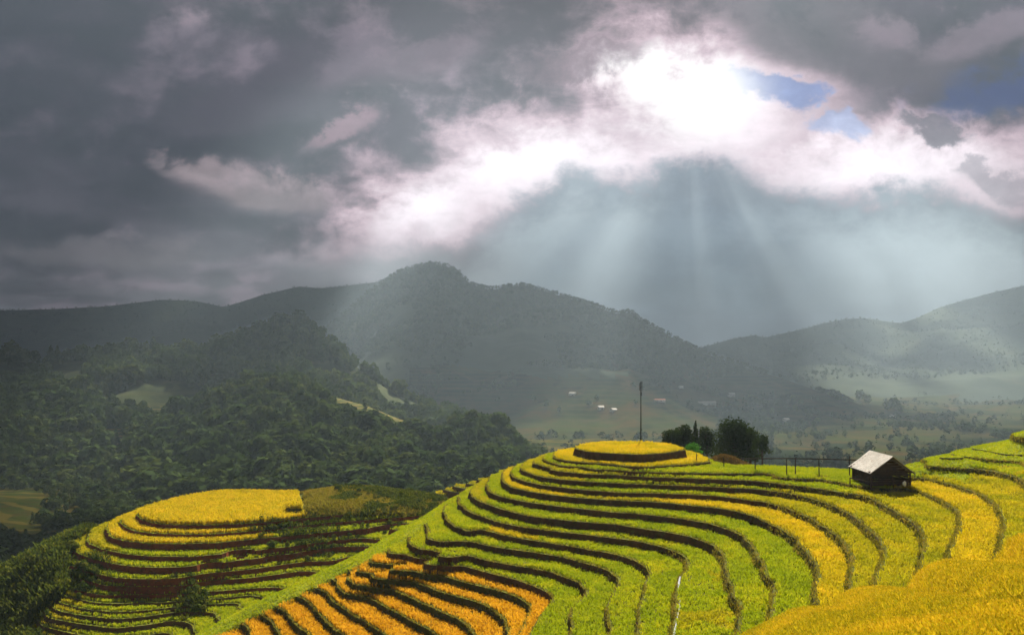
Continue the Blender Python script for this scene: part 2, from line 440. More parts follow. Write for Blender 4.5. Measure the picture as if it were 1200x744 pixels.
class Terrace:
    """a slope cut into level steps along the contour lines of a smooth height field"""
    def __init__(s, hfun, wfun, xr, yr, step, levels, keep):
        s.lv = np.array(sorted(levels)); s.step = step
        s.xs = np.arange(xr[0], xr[1]+step, step); s.ys = np.arange(yr[0], yr[1]+step, step)
        X, Y = np.meshgrid(s.xs, s.ys, indexing='ij'); s.X, s.Y = X, Y
        s.H = hfun(X, Y); s.W = np.clip(wfun(X, Y, s.H), 0, 1); s.keep = keep(X, Y, s.H)
        gx, gy = np.gradient(s.H, step); s.G = np.hypot(gx, gy); s.gx, s.gy = gx, gy
    def zq(s, h, w):
        k = np.searchsorted(s.lv, h, side='right')-1
        q = np.where((k < 0) | (k >= len(s.lv)-1) & (h > s.lv[-1]+.9), h, s.lv[np.clip(k, 0, None)])
        return h+(q-h)*w
    def bil(s, A, x, y):
        fx = np.clip((x-s.xs[0])/s.step, 0, len(s.xs)-1.001); fy = np.clip((y-s.ys[0])/s.step, 0, len(s.ys)-1.001)
        i = fx.astype(int); j = fy.astype(int); u = fx-i; v = fy-j
        return (A[i, j]*(1-u)+A[i+1, j]*u)*(1-v)+(A[i, j+1]*(1-u)+A[i+1, j+1]*u)*v
    def build(s, name, mats, riser_mat_fn, slant=.16):
        """mats = [flat, slope, riser...]; also keeps the lip segments in s.lips"""
        V = []; Fc = []; MI = []; lips = []; lv = s.lv; nl = len(lv)
        def face(vs, mi):
            b = len(V); V.extend(vs); Fc.append(list(range(b, b+len(vs)))); MI.append(mi)
        X, Y, H, W, K = s.X, s.Y, s.H, s.W, s.keep
        kk = np.searchsorted(lv, H, side='right')-1
        nx, ny = H.shape
        for i in range(nx-1):
            for j in range(ny-1):
                if not (K[i, j] and K[i+1, j] and K[i, j+1] and K[i+1, j+1]): continue
                c = ((i, j), (i+1, j), (i+1, j+1), (i, j+1))
                ks = [kk[q] for q in c]
                if ks[0] == ks[1] == ks[2] == ks[3]:
                    k = ks[0]; vs = []
                    for q in c:
                        h = H[q]; b = h if (k < 0 or (k == nl-1 and h > lv[-1]+.9)) else lv[k]
                        vs.append((X[q], Y[q], h+(b-h)*W[q]))
                    face(vs, 0 if W[c[0]] > .5 else 1); continue
                for tri in ((c[0], c[1], c[2]), (c[0], c[2], c[3])):
                    pts = sorted([(H[q], X[q], Y[q], W[q]) for q in tri])
                    lo, mid, hi = pts
                    k0 = np.searchsorted(lv, lo[0], side='right')-1; k1 = np.searchsorted(lv, hi[0], side='right')-1
                    def at(a, b, h):
                        t = (h-a[0])/(b[0]-a[0]+1e-12)
                        return (h, a[1]+(b[1]-a[1])*t, a[2]+(b[2]-a[2])*t, a[3]+(b[3]-a[3])*t)
                    cuts = [lv[k] for k in range(k0+1, k1+1)]
                    prevseg = None; bounds = [None]+cuts+[None]
                    area2 = (mid[1]-lo[1])*(hi[2]-lo[2])-(hi[1]-lo[1])*(mid[2]-lo[2])
                    def seg(h):
                        a = at(lo, hi, h)
                        b = at(lo, mid, h) if h <= mid[0] else at(mid, hi, h)
                        return a, b
                    for bi in range(len(bounds)-1):
                        lowh, uph = bounds[bi], bounds[bi+1]; k = k0+bi
                        poly = []
                        if lowh is None: poly.append(lo)
                        else:
                            a, b = seg(lowh); poly += [a, b]
                        if (lowh is None or mid[0] > lowh) and (uph is None or mid[0] < uph): poly.append(mid)
                        if uph is None: poly.append(hi)
                        else:
                            a, b = seg(uph); poly += [b, a]
                        if area2 < 0: poly = poly[::-1]
                        vs = []
                        for (h, x, y, w) in poly:
                            bz = h if k < 0 else lv[k]
                            vs.append((x, y, h+(bz-h)*w))
                        if len(vs) >= 3: face(vs, 0 if poly[0][3] > .5 else 1)
                    gx, gy = s.gx[c[0]], s.gy[c[0]]; g = math.hypot(gx, gy)+1e-9; ox, oy = -gx/g, -gy/g
                    for h in cuts:
                        a, b = seg(h); k = np.searchsorted(lv, h, side='right')-1
                        below = lv[k-1] if k > 0 else h
                        if k == 0: continue
                        dz = (below-h)
                        wa, wb = a[3], b[3]
                        if max(wa, wb) < .03: continue
                        sl = min(slant*abs(dz)/.6, .35)
                        za, zb = h+dz*wa, h+dz*wb
                        q = [(a[1], a[2], h), (b[1], b[2], h), (b[1]+ox*sl*wb, b[2]+oy*sl*wb, zb-.02), (a[1]+ox*sl*wa, a[2]+oy*sl*wa, za-.02)]
                        face(q, riser_mat_fn(a[1], a[2], h))
                        lips.append((a[1], a[2], b[1], b[2], h, dz*min(wa, wb), ox, oy))
        me = poly_mesh(name, V, Fc); 
        for m in mats: me.materials.append(m)
        me.polygons.foreach_set('material_index', MI)
        o = bpy.data.objects.new(name, me); COL.objects.link(o); s.lips = np.array(lips) if lips else np.zeros((0, 8))
        return o
    def scatter(s, n, lipgap=.22, backgap=.2):
        """random points on the flats away from lip and bank; returns x,y,z,level index,h"""
        x = RNG.uniform(s.xs[0], s.xs[-1], n); y = RNG.uniform(s.ys[0], s.ys[-1], n)
        h = s.bil(s.H, x, y); w = s.bil(s.W, x, y); g = s.bil(s.G, x, y)+1e-6
        kp = s.bil(s.keep.astype(float), x, y) > .99
        k = np.searchsorted(s.lv, h, side='right')-1
        lo = np.where(k >= 0, s.lv[np.clip(k, 0, None)], -1e3); hi = np.where(k < len(s.lv)-1, s.lv[np.clip(k+1, None, len(s.lv)-1)], 1e3)
        ok = kp & (((h-lo)/g > lipgap) & ((hi-h)/g > backgap) | (w < .5))
        x, y, h, w, k = x[ok], y[ok], h[ok], w[ok], k[ok]
        return x, y, s.zq(h, w), k, w

def blades(x, y, z, nb, hmin, hmax, width, spread, lean, tone=None):
    """tufts of nb tapering blades; returns quads and tone"""
    n = len(x)
    if n == 0: return np.zeros((0, 4, 3)), np.zeros(0)
    X = np.repeat(x, nb)+RNG.normal(0, spread, n*nb); Y = np.repeat(y, nb)+RNG.normal(0, spread, n*nb); Z = np.repeat(z, nb)
    hh = np.repeat(RNG.uniform(hmin, hmax, n), nb)*RNG.uniform(.7, 1.1, n*nb)
    a = RNG.uniform(0, 2*np.pi, n*nb); wd = width*RNG.uniform(.6, 1.3, n*nb)
    la = RNG.uniform(0, 2*np.pi, n*nb); ll = hh*lean*RNG.uniform(.2, 1.0, n*nb)
    dx, dy = np.cos(a)*wd/2, np.sin(a)*wd/2
    tx, ty = X+np.cos(la)*ll, Y+np.sin(la)*ll
    V = np.empty((n*nb, 4, 3))
    V[:, 0] = np.c_[X-dx*.7, Y-dy*.7, Z-.03]; V[:, 1] = np.c_[X+dx*.7, Y+dy*.7, Z-.03]
    V[:, 2] = np.c_[tx+dx, ty+dy, Z+hh]; V[:, 3] = np.c_[tx-dx, ty-dy, Z+hh*RNG.uniform(.8, 1., n*nb)]
    t = np.repeat(tone if tone is not None else RNG.uniform(0, 1, n), nb)
    return V, np.clip(t+RNG.normal(0, .18, n*nb), 0, 1)

# ---- main hillside: lips traced as contour lines, level -> metres below the camera
ZA = {-3: 6.5, -2: 7.75, -1: 8.15, 0: 8.78, 1: 9.62, 2: 9.97, 3: 10.31, 4: 10.83, 5: 11.36, 6: 11.86, 7: 12.5, 8: 13.1, 9: 13.78, 10: 14.35,
      11: 14.9, 12: 15.45, 13: 16.0, 14: 16.6, 15: 17.2, 16: 17.8, 17: 18.4, 18: 19.0, 19: 19.6, 20: 20.2, 21: 20.8, 22: 21.4, 23: 22.1, 24: 22.8}
def zs(z): return z if z < 8.78 else 8.78+(z-8.78)*1.05
ZA = {k: zs(v) for k, v in ZA.items()}
LA = [
 (0, [(672,525),(678,527),(690,529.5),(720,531.5),(750,532.5),(780,531),(797,528.5),(803,526),(790,522),(760,519),(720,518.5),(690,520),(676,523),(672,525)]),
 (1, [(648,533),(650,537),(665,540),(690,542),(720,544),(737,547.5),(760,547),(790,545),(815,543.5),(829,541),(830,538),(822,534),(812,530)]),
 (2, [(640,540),(652,545),(670,548),(700,550.5),(730,551),(760,553),(790,554),(830,554.5),(880,555),(900,556.5),(940,559.5),(980,564.5),(1000,568.5),(1018,571.5),(1040,573),(1060,573),(1080,577),(1105,588),(1120,600),(1124,612),(1121,626),(1114,640),(1110,648)]),
 (3, [(624,541),(627,544),(642,547.5),(658,550.5),(683,553.5),(700,555),(733,557),(760,559),(800,560.5),(860,562.5),(880,563),(910,566.5),(960,572.5),(985,576.5),(1000,578.5),(1012,579.5),(1033,591),(1058,604),(1075,616),(1082,628),(1082,642),(1077,665),(1075,680)]),
 (4, [(609,549),(612,552),(622,556),(640,560),(665,562.5),(700,565),(720,566),(760,567.5),(800,569),(840,570.5),(880,572.5),(900,574.5),(930,578.5),(957,586),(978,593),(1000,604),(1012,615),(1028,629),(1036,645),(1030,665),(1024,678),(1023,688)]),
 (5, [(598,554),(600,558),(608,561.5),(620,565),(640,569),(665,572),(700,575),(720,577),(760,578),(800,579),(840,581),(865,584.5),(900,590),(930,598),(952,607),(972,622),(990,637),(998,653),(997,668),(996,682),(998,692)]),
 (6, [(589,557),(590,562),(593,567),(600,571),(620,576),(650,580.5),(680,583.5),(700,585),(720,586),(760,588),(800,591),(840,595),(865,599),(885,605),(907,615),(923,625),(940,640),(953,660),(957,675),(956,692),(955,708)]),
 (7, [(571,566),(572,572),(576,578),(587,582),(608,586.5),(633,590.5),(667,595),(700,598),(720,600),(760,603.5),(800,607.5),(830,613),(855,621),(870,629),(881,638),(887,649),(894,666),(905,684),(908,697),(903,714),(900,732)]),
 (8, [(549,577),(552,582),(558,586),(570,590.5),(585,596),(605,601.5),(633,606.5),(667,610.5),(700,613),(720,614.5),(747,619),(780,623.5),(813,630),(835,638),(848,649),(849,661),(853,681),(862,701),(866,720),(864,740)]),
 (9, [(541,586),(544,593),(550,599),(566,605.5),(580,611),(600,615.5),(633,620),(667,624),(700,628),(742,633),(767,638.5),(787,645),(800,651),(806,658),(803,666),(797,674),(794,692),(792,712),(788,746)]),
 (10, [(519,597),(521,608),(530,615),(543,622),(555,623.5),(563,620),(570,620.5),(583,625),(600,629.5),(633,635),(667,640),(700,646),(725,651),(745,658),(759,668),(760,677),(756,685),(752,696),(748,711),(746,746)]),
 (11, [(499,616),(502,629),(513,637),(527,644),(540,642),(547,635),(553,634.5),(562,637),(587,641.5),(620,646.5),(650,651),(676,657),(695,663),(712,669),(724,677),(725,685),(719,695),(714,706),(712,721),(713,746)]),
 (12, [(477,624),(482,637),(490,645),(502,651.5),(520,653),(531,649),(540,648),(553,652.5),(570,657),(587,660.5),(605,663),(625,666),(650,671.5),(672,680),(685,690),(684,698),(675,707),(670,720),(669,746)]),
 (13, [(457,638),(456,652),(463,658),(487,658.5),(508,656),(522,655),(537,660.5),(553,665.5),(575,671.5),(600,678),(625,686),(642,694),(649,702),(640,712),(627,726),(618,748)]),
 (14, [(434,655),(440,666.5),(455,668),(480,664),(500,664.5),(512,669.5),(528,678),(553,684.5),(585,692),(605,699),(618,706),(623,714),(616,726),(606,748)]),
 (15, [(412,668),(420,675),(445,671),(466,671),(487,681.5),(512,692),(537,699),(558,704.5),(578,714),(592,727),(596,748)]),
 (16, [(400,676),(415,681),(445,682),(462,692),(487,703),(512,714),(537,725.5),(553,737),(559,750)]),
 (17, [(390,682),(412,684),(420,693),(437,703),(462,717),(487,730),(515,745)]),
 (18, [(372,690),(385,694),(390,704),(407,715.5),(423,726),(440,737),(455,746)]),
 (19, [(352,700),(368,712),(378,725),(390,735),(403,746)]),
 (20, [(320,709),(335,718),(343,730),(357,739),(366,747)]),
 (21, [(303,718),(317,727),(323,737),(328,747)]),
 (22, [(282,726),(289,736),(292,747)]),
 (0, [(1066,543),(1085,546),(1110,547.5),(1130,548.5),(1150,550),(1170,553.5),(1192,559.5),(1204,568),(1212,585)]),
 (1, [(1074,553),(1090,562),(1118,568.5),(1150,580),(1167,592),(1176,606),(1176,622),(1172,638),(1168,655)]),
 (-1, [(1093,535.5),(1120,534.5),(1140,534.5),(1155,538),(1172,540),(1182,539),(1197,541.5),(1210,548)]),
 (-2, [(1163,521),(1170,531),(1190,533.5),(1202,532),(1220,537)]),
]
P = []; Vz = []
for k, pl in LA:
    for px, py in densify(pl, 5.0):
        P.append(un(px, py, ZA[k])); Vz.append(-ZA[k])
def addp(px, py, z): P.append(un(px, py, z)); Vz.append(-z)
def addw(x, y, z): P.append((x, y)); Vz.append(-z)
ZS0 = (addp, addw)
def addp(px, py, z): z = zs(z); P.append(un(px, py, z)); Vz.append(-z)
def addw(x, y, z): P.append((x, y)); Vz.append(-zs(z))
# inside of the top disc is level
for px, py in ((700, 525), (737, 523), (737, 528), (775, 525)): addp(px, py, 8.6)
# crest of the flat behind the fence and the drop beyond it
for px, py, z in ((845, 544, 9.84), (880, 546, 9.84), (920, 547.5, 9.84), (960, 549, 9.84), (1000, 550.5, 9.84), (1040, 551, 9.78), (860, 549, 9.88), (900, 551, 9.88), (940, 553, 9.88), (980, 556, 9.88), (1010, 561, 9.90), (1030, 564, 9.90)): addp(px, py, z)
for px, d, z in ((850, 77.5, 10.6), (890, 76.5, 10.6), (930, 75.5, 10.6), (970, 74.5, 10.6), (1010, 73.5, 10.6), (1045, 72, 10.5)): addw((px-CX)/F*d, d, z)
for px, d, z in ((700, 92, 12.5), (740, 94, 13.5), (790, 92, 13), (830, 84, 12.5), (880, 82, 13), (930, 81, 13), (980, 80, 13), (1030, 79, 13), (1075, 79, 12.5), (1120, 80, 12), (1180, 79, 11.5), (1240, 77, 11)):
    addw((px-CX)/F*d, d, z); addw((px-CX)/F*(d+9), d+9, z+5.5)
# right ridge skyline
for px, py, z in ((1066, 541, 9.0), (1100, 533, 8.4), (1130, 526.5, 7.9), (1160, 519, 7.25), (1185, 512, 6.6), (1215, 503, 5.75), (1260, 494, 4.95)): addp(px, py, z)
# the grassy spur and the steep drop beyond it
for px, py, z in ((563, 566, 13.45), (542, 577, 14.0), (520, 590, 14.7), (500, 603, 15.3), (478, 617, 15.9), (450, 632, 16.7), (420, 650, 17.7), (380, 668, 18.8), (340, 688, 19.9), (300, 706, 20.9), (262, 727, 21.9), (228, 745, 22.7)):
    x, d = un(px, py, zs(z)); P.append((x, d)); Vz.append(-zs(z))
    addw(x-2.2, d+3.0, z+2.6); addw(x-5, d+6.5, z+7.5)
for px, py, z in ((600, 551, 12.2), (622, 541, 11.4), (645, 530, 10.3)):
    x, d = un(px, py, zs(z)); addw(x-1.5, d+4.5, z+2.4); addw(x-3, d+10, z+6)
# foreground below the frame
for x, y, z in ((2, 30, 12.9), (-8, 40, 18.5), (-20, 48, 21.5), (10, 30, 11.8), (16, 30, 11.0), (22, 32, 10.3), (-26, 56, 23.0), (30, 33, 9.4)): addw(x, y, z)
hA = TPS(P, Vz, .015)
def dist_poly(x, y, pl):
    d = np.full(np.shape(x), 1e9)
    for (x0, y0), (x1, y1) in zip(pl, pl[1:]):
        t = np.clip(((x-x0)*(x1-x0)+(y-y0)*(y1-y0))/((x1-x0)**2+(y1-y0)**2), 0, 1)
        d = np.minimum(d, np.hypot(x-(x0+(x1-x0)*t), y-(y0+(y1-y0)*t)))
    return d
def hA2(X, Y):
    return hA(X, Y) + fbm(X, Y, 2.1, 4, 5)*.07*np.clip(1-(CX+F*X/np.maximum(Y, 5)-960)/90, .25, 1)
SPUR = [(600,549,12.4),(580,558,13.0),(560,568,13.6),(540,580,14.1),(518,597,14.9),(490,620,15.9),(455,640,16.9),(420,658,17.9),(380,678,19),(340,697,20.1),(300,715,21),(262,733,22),(228,750,22.8),(190,768,23.6)]
def wA(X, Y, H):
    px, py = proj(X, np.maximum(Y, 5), H)
    left = np.interp(py, [q[1] for q in SPUR], [q[0] for q in SPUR])
    w = np.clip((px-left-np.interp(py, [560, 600, 660, 740], [-7, -4, 6, 13]))/6, 0, 1)
    w = np.where(px < left-9, 0, w)
    w = np.where(H < -ZA[24]-.1, 0, w)
    w = np.where((px > 1058) & (H > -8.3), np.minimum(w, .38), w); w = np.where((px > 1100) & (py < 572) & (H > -9.2), np.minimum(w, .55), w); w = np.where((px > 1050) & (H > -9.5) & (py < 566) & (px < 1135), np.minimum(w, .3), w)
    # crests falling away behind
    back = (Y > 90)
    w = np.where(back, 0, w)
    return w
def keepA(X, Y, H):
    px, py = proj(X, np.maximum(Y, 5), H)
    k = (H > -34) & (px > 60) & (px < 1330) & (Y > 24) & (py < 860)
    return k
A = Terrace(hA2, wA, (-46, 56), (24, 104), .42, [-v for v in ZA.values()], keepA)
def riserA(x, y, h):
    k = -h
    px = CX+F*x/y
    return 3 if (k > ZA[14]-.1 and px < 640) else (4 if px > 940 or (px > 770 and y < 56) else 2)
M['weedsoil'] = rough_mat('weedy_bank', [(.05, .06, .016), (.075, .09, .02), (.085, .055, .02), (.045, .07, .016)], (.6, 4.0), .95, .5, 10)
M['hedgebank'] = rough_mat('overgrown_bank', [(.09, .075, .02), (.13, .10, .03), (.06, .06, .018), (.10, .05, .02)], (.8, 5.0), .95, .6, 9)
oA = A.build('terraced_hillside', [M['flat'], M['grass'], M['soil'], M['weedsoil'], M['hedgebank']], riserA)
tag(oA, 'terraced rice hillside stepping down from the round golden top', 'hillside', kind='structure')

# ---- the lower knoll on the left
ZB = {0: 20.1, 1: 20.85, 2: 21.5, 3: 22.4, 4: 23.1, 5: 24.0, 6: 24.35, 7: 24.72, 8: 25.1, 9: 25.45, 10: 26.0, 11: 26.4, 12: 26.8, 13: 27.35, 14: 28.0, 15: 28.65, 16: 29.3, 17: 30.1}
LB = [
 (0, [(162,600),(160,603),(165,609),(180,613),(200,615),(240,615.5),(280,614),(320,611.5),(357,607),(420,601),(470,597),(500,594)]),
 (1, [(143,608),(146,617),(159,622),(185,625),(220,626),(250,625.5),(290,622.5),(330,618),(372,613),(430,609),(470,606),(498,603)]),
 (2, [(125,617),(128,629),(146,634),(175,637),(220,637),(260,635.5),(300,631.5),(340,627.5),(400,622),(440,619),(480,615)]),
 (3, [(103,630),(105,637),(123,643.5),(150,649.5),(185,652),(220,652),(250,650.5),(277,648.5),(306,645),(335,641),(365,637),(400,632),(440,627),(470,623)]),
 (4, [(86,638),(88,646),(103,652),(124,658.5),(144,662.5),(175,664.5),(220,664),(250,661),(280,656),(320,652),(343,648.5),(370,645),(400,642),(425,640),(440,642)]),
 (5, [(62,648),(75,661),(107,671.5),(128,676.5),(155,678.5),(185,679),(210,677.5),(240,670),(281,662.5),(306,661),(335,658.5),(365,653.5),(395,650),(415,651),(425,657)]),
 (7, [(78,674),(94,681),(118,686.5),(155,687.5),(190,687),(215,685.5),(245,679.5),(287,677.5),(324,673),(350,669),(365,669.5),(376,674),(384,682)]),
 (9, [(80,680),(96,686),(121,693),(155,696),(200,695.5),(258,693),(316,688),(333,690),(338,697)]),
 (10, [(70,692),(80,698),(117,706),(161,708),(200,705.5),(240,702.5),(293,697),(306,700),(311,708)]),
 (11, [(60,699),(68,706),(90,713),(130,716.5),(165,715.5),(200,711.5),(240,707),(268,707.5),(285,717)]),
 (12, [(54,705),(62,712),(78,717),(100,722),(136,725),(175,722),(200,717.5),(229,716),(252,719),(258,728)]),
 (13, [(46,712),(59,725),(97,731.5),(136,736),(175,732),(200,727),(219,729.5),(225,738)]),
 (14, [(38,720),(50,733),(80,741),(120,748),(170,744),(195,741)]),
 (15, [(30,728),(40,740),(62,752),(110,762)]),
]
def addp(px, py, z): P.append(un(px, py, z)); Vz.append(-z)
def addw(x, y, z): P.append((x, y)); Vz.append(-z)
P = []; Vz = []
for k, pl in LB:
    for px, py in densify(pl, 6.0):
        P.append(un(px, py, ZB[k])); Vz.append(-ZB[k])
for px, py in ((200, 600), (250, 592), (300, 588), (340, 590), (230, 584), (290, 578), (185, 604), (330, 602), (280, 604), (220, 608)): addp(px, py, 19.6)
for px, py, z in ((380, 585, 19.5), (420, 583, 19.3), (460, 587, 19.5), (360, 576.5, 19.4), (400, 571, 19.0), (440, 572, 19.0), (480, 577, 19.3), (520, 584, 19.7), (345, 578, 19.7)): addp(px, py, z)
for px, d, z in ((180, 118, 23), (230, 126, 24), (300, 130, 24.5), (360, 126, 24), (420, 126, 24), (480, 122, 24), (540, 118, 24)):
    addw((px-CX)/F*d, d, z); addw((px-CX)/F*(d+12), d+12, z+8)
for px, py, z in ((60, 662, 25.5), (30, 690, 27.5), (0, 700, 28.5), (20, 735, 29.5), (-40, 730, 31), (-30, 690, 29.5)): addp(px, py, z)
addw(-75, 115, 36); addw(-85, 100, 36); addw(-68, 125, 34)
hB = TPS(P, Vz)
def hB2(X, Y): return hB(X, Y) + fbm(X, Y, 2.6, 3, 8)*.06
def wB(X, Y, H):
    px, py = proj(X, np.maximum(Y, 5), H)
    left = np.interp(py, [590, 612, 640, 665, 690, 715, 745], [150, 118, 76, 72, 82, 44, 26])
    w = np.clip((px-left+4)/10, 0, 1)
    w = np.where(Y > 117, 0, w); w = np.where(H < -29.0, 0, w)
    w = np.where((H > -19.95) & (px > 358), 0, w)
    # overgrown banks where the steps are lost
    ov = np.exp(-(((px-455)/75)**2+((py-600)/16)**2)**2) * (py < 604)
    return w*(1-np.clip(ov*1.4, 0, 1))
def keepB(X, Y, H):
    px, py = proj(X, np.maximum(Y, 5), H)
    return (H > -37) & (px > -120) & (px < 600) & (py < 830)
Bt = Terrace(hB2, wB, (-90, 2), (66, 140), .6, [-v for k_, v in ZB.items() if k_ not in (6, 8)], keepB)
def riserB(x, y, h): return 2 if -h < 26 else 3
oB = Bt.build('terraced_knoll', [M['flat'], M['grass'], M['redsoil'], M['soil']], riserB, .25)
tag(oB, 'terraced knoll with red earth banks and a golden field on top', 'hillside', kind='structure')

# ---- golden slope in the right foreground (rises towards the viewer)
EDGE = [(820,775),(876,742),(905,728),(930,715.5),(962,715),(980,704),(997,693),(1020,690.5),(1040,692),(1062,695),(1075,676),(1086,665),(1110,657),(1130,659),(1152,663),(1170,655),(1185,632),(1200,627),(1240,610),(1300,590)]
ex = np.array([e[0] for e in EDGE]); ey = np.array([e[1] for e in EDGE])
def hump():
    n, m = 150, 46
    pxs = np.linspace(825, 1330, n); V = []; Fc = []
    d_edge = np.interp(pxs, [825, 900, 1000, 1100, 1200, 1330], [36, 35.5, 35, 34, 33, 31])
    yy = np.interp(pxs, ex, ey); zz = -(yy-HY)/F*d_edge
    rows = np.r_[-.75, -.45, -.22, -.08, np.linspace(0, 1, m-4)]
    G = np.zeros((n, m, 3))
    for j, r in enumerate(rows):
        if r < 0: d = d_edge*(1-r*.16); z = zz - .02 + r*abs(r)**.2*6.5 
        else:
            d = d_edge*(1-r)+8.0*r
            z = zz+(-2.9-zz)*(r**1.05)
            ease = np.clip(r/.06, 0, 1); z = z - .12*(1-ease)
        x = (pxs-CX)/F*d_edge*(1-.45*max(r, 0)) if r >= 0 else (pxs-CX)/F*d
        if r > 0:
            z = z + fbm(x, d, 4.0, 4, 31)*.22*min(1, r*8) + fbm(x, d, 1.1, 2, 36)*.07*min(1, r*8)
        G[:, j] = np.c_[x, d, z]
    for i in range(n-1):
        for j in range(m-1):
            Fc.append([i*m+j, i*m+j+1, (i+1)*m+j+1, (i+1)*m+j])
    me = poly_mesh('foreground_slope', G.reshape(-1, 3), Fc, True)
    o = link('foreground_slope', me, M['flat']); tag(o, 'sloping ground of the golden foreground rice', 'ground', kind='structure')
    return G
GH = hump()

# ------------------------------------------------------------------ valley floor, hills and mountains
def floor_z(d):
    return np.interp(d, [0, 60, 110, 150, 200, 300, 450, 850, 1500, 2500, 6000], [-34, -42, -45, -47, -50, -59, -74, -90, -86, -72, -60])
def grid_obj(name, XY, Z, mat, label, smooth=True):
    n, m = Z.shape; V = np.dstack([XY[0], XY[1], Z]).reshape(-1, 3)
    idx = np.arange(n*m).reshape(n, m)
    Fc = np.stack([idx[:-1, :-1], idx[:-1, 1:], idx[1:, 1:], idx[1:, :-1]], -1).reshape(-1, 4)
    me = bpy.data.meshes.new(name); me.from_pydata(V.tolist(), [], Fc.tolist()); me.update()
    if smooth: me.polygons.foreach_set('use_smooth', [True]*len(me.polygons))
    o = link(name, me, mat); tag(o, label, 'hill' if 'hill' in name else ('mountain' if 'mount' in name else 'ground'), kind='structure'); return o
us = np.linspace(-1.15, 1.15, 260); ds = np.geomspace(20, 4100, 300)
U, D = np.meshgrid(us, ds, indexing='ij'); GX = U*D
GZ = floor_z(D)+fbm(GX, D, 160, 5, 3)*np.interp(D, [60, 250, 600, 4000], [1, 5, 12, 22])
stepz = 2.2; tz = np.floor(GZ/stepz)*stepz

grid_obj('valley_ground', (GX, D), GZ, M['valley'], 'hazy valley floor of small fields')

HILLS = {}
def hill(name, sky, D0, Lf, Lb, mat, label, amp, sc, seed, nu=170, nt=56, power=1.0, gully=.5, foot=None, trees=5.0):
    sx = np.array([a for a, b in sky], float); sy = np.array([b for a, b in sky], float)
    px = np.linspace(sx[0], sx[-1], nu); u = (px-CX)/F
    Dd = np.interp(px, [a for a, b in D0], [b for a, b in D0]) if isinstance(D0, list) else np.full(nu, float(D0))
    Hs = (HY-np.interp(px, sx, sy))/F*Dd
    T = np.r_[np.linspace(-1, -.06, 8), np.linspace(0, 1, nt)]
    X = np.zeros((nu, len(T))); Y = X.copy(); Z = X.copy()
    for j, t in enumerate(T):
        L = Lf if t >= 0 else Lb
        d = Dd-L*t if t >= 0 else Dd+Lb*(-t)
        a = abs(t)
        prof = (1-a)**(power+.12)
        prof = prof if t > 0 else (1-a)
        ft = (floor_z(d)-8) if foot is None else foot
        x = u*d
        X[:, j] = x; Y[:, j] = d
        nz = fbm(x, d, sc, 6, seed)*.6 - .25 - np.abs(fbm(x, d, sc*.8, 5, seed+3))*gully*1.5 + fbm(x, d, sc*.12, 3, seed+9)*.12
        Z[:, j] = ft+(Hs-ft)*prof + nz*amp*min(1, a*5)*(1-a)**.6*np.clip(np.minimum(np.arange(nu), nu-1-np.arange(nu))/14, 0, 1)
    top = (Hs-trees)/Dd
    Z = np.minimum(Z, top[:, None]*Y-np.abs(T)[None]*6)
    o = grid_obj(name, (X, Y), Z, mat, label)
    HILLS[name] = (X, Y, Z, T)
    return o
MAIN = [(330,420),(360,400),(395,372),(430,342),(445,330),(462,319),(480,311),(505,306.5),(522,309),(537,317),(550,329),(562,334),(577,337),(595,334),(612,332),(640,339),(660,345),(680,351),(700,357),(722,365),(737,363),(748,370),(770,383),(800,399),(812,405),(830,413),(870,426),(910,438),(950,452),(1000,468),(1060,490)]
hill('mountain', MAIN, [(300, 1950), (505, 1900), (740, 1650), (900, 1500), (1060, 1400)], 900, 500, M['mountain'], 'broad dark mountain with a rounded summit beyond the valley', 60, 420, 41, 240, 70, .95, .9)
LEFT = [(-260,372),(-120,366),(0,362),(60,360.5),(120,357.5),(190,349.5),(230,351),(262,358),(285,351),(310,343),(350,334),(375,336),(400,334),(430,330),(470,326),(520,350),(600,420)]
hill('left_mountain', LEFT, 2500, 900, 500, M['mountain'], 'long low mountain ridge along the left horizon', 55, 380, 52, 170, 50, .9, .8)
RIGHT = [(690,450),(780,420),(820,406),(838,401),(856,396),(872,393),(884,391),(896,394),(920,388.5),(945,383),(965,377),(990,372.5),(1010,371),(1035,374.5),(1055,377),(1075,371),(1100,359),(1130,350),(1160,342),(1200,333),(1250,326),(1330,318),(1420,330)]
hill('right_mountain', RIGHT, 2750, 1100, 500, M['mountain'], 'pale hazy mountain range on the right horizon', 60, 500, 63, 170, 56, .9, .8)
# low forested hills in the left middle distance
FOR = [(-220,402),(-100,405),(-20,413),(20,414),(50,421),(70,416),(100,411),(150,409),(180,408),(230,411),(250,406),(270,395),(300,383),(320,375),(338,371),(356,376),(378,390),(400,408),(420,426),(440,442),(470,460),(520,480),(570,500),(620,525)]
hill('forest_hill', FOR, [(-220, 760), (200, 780), (340, 850), (470, 820), (620, 760)], 330, 200, M['hillside'], 'dark wooded hill with a pointed summit on the left', 16, 120, 74, 170, 60, .85, .8)
SPURF = [(150,505),(190,488),(230,470),(270,455),(310,447),(350,449),(390,457),(430,468),(470,484),(510,494),(540,494),(570,494),(595,505),(612,522),(640,548),(680,575)]
hill('forest_spur', SPURF, 585, 210, 110, M['hillside'], 'nearer wooded spur in front of the dark hill', 9, 90, 85, 130, 46, .85, .6)

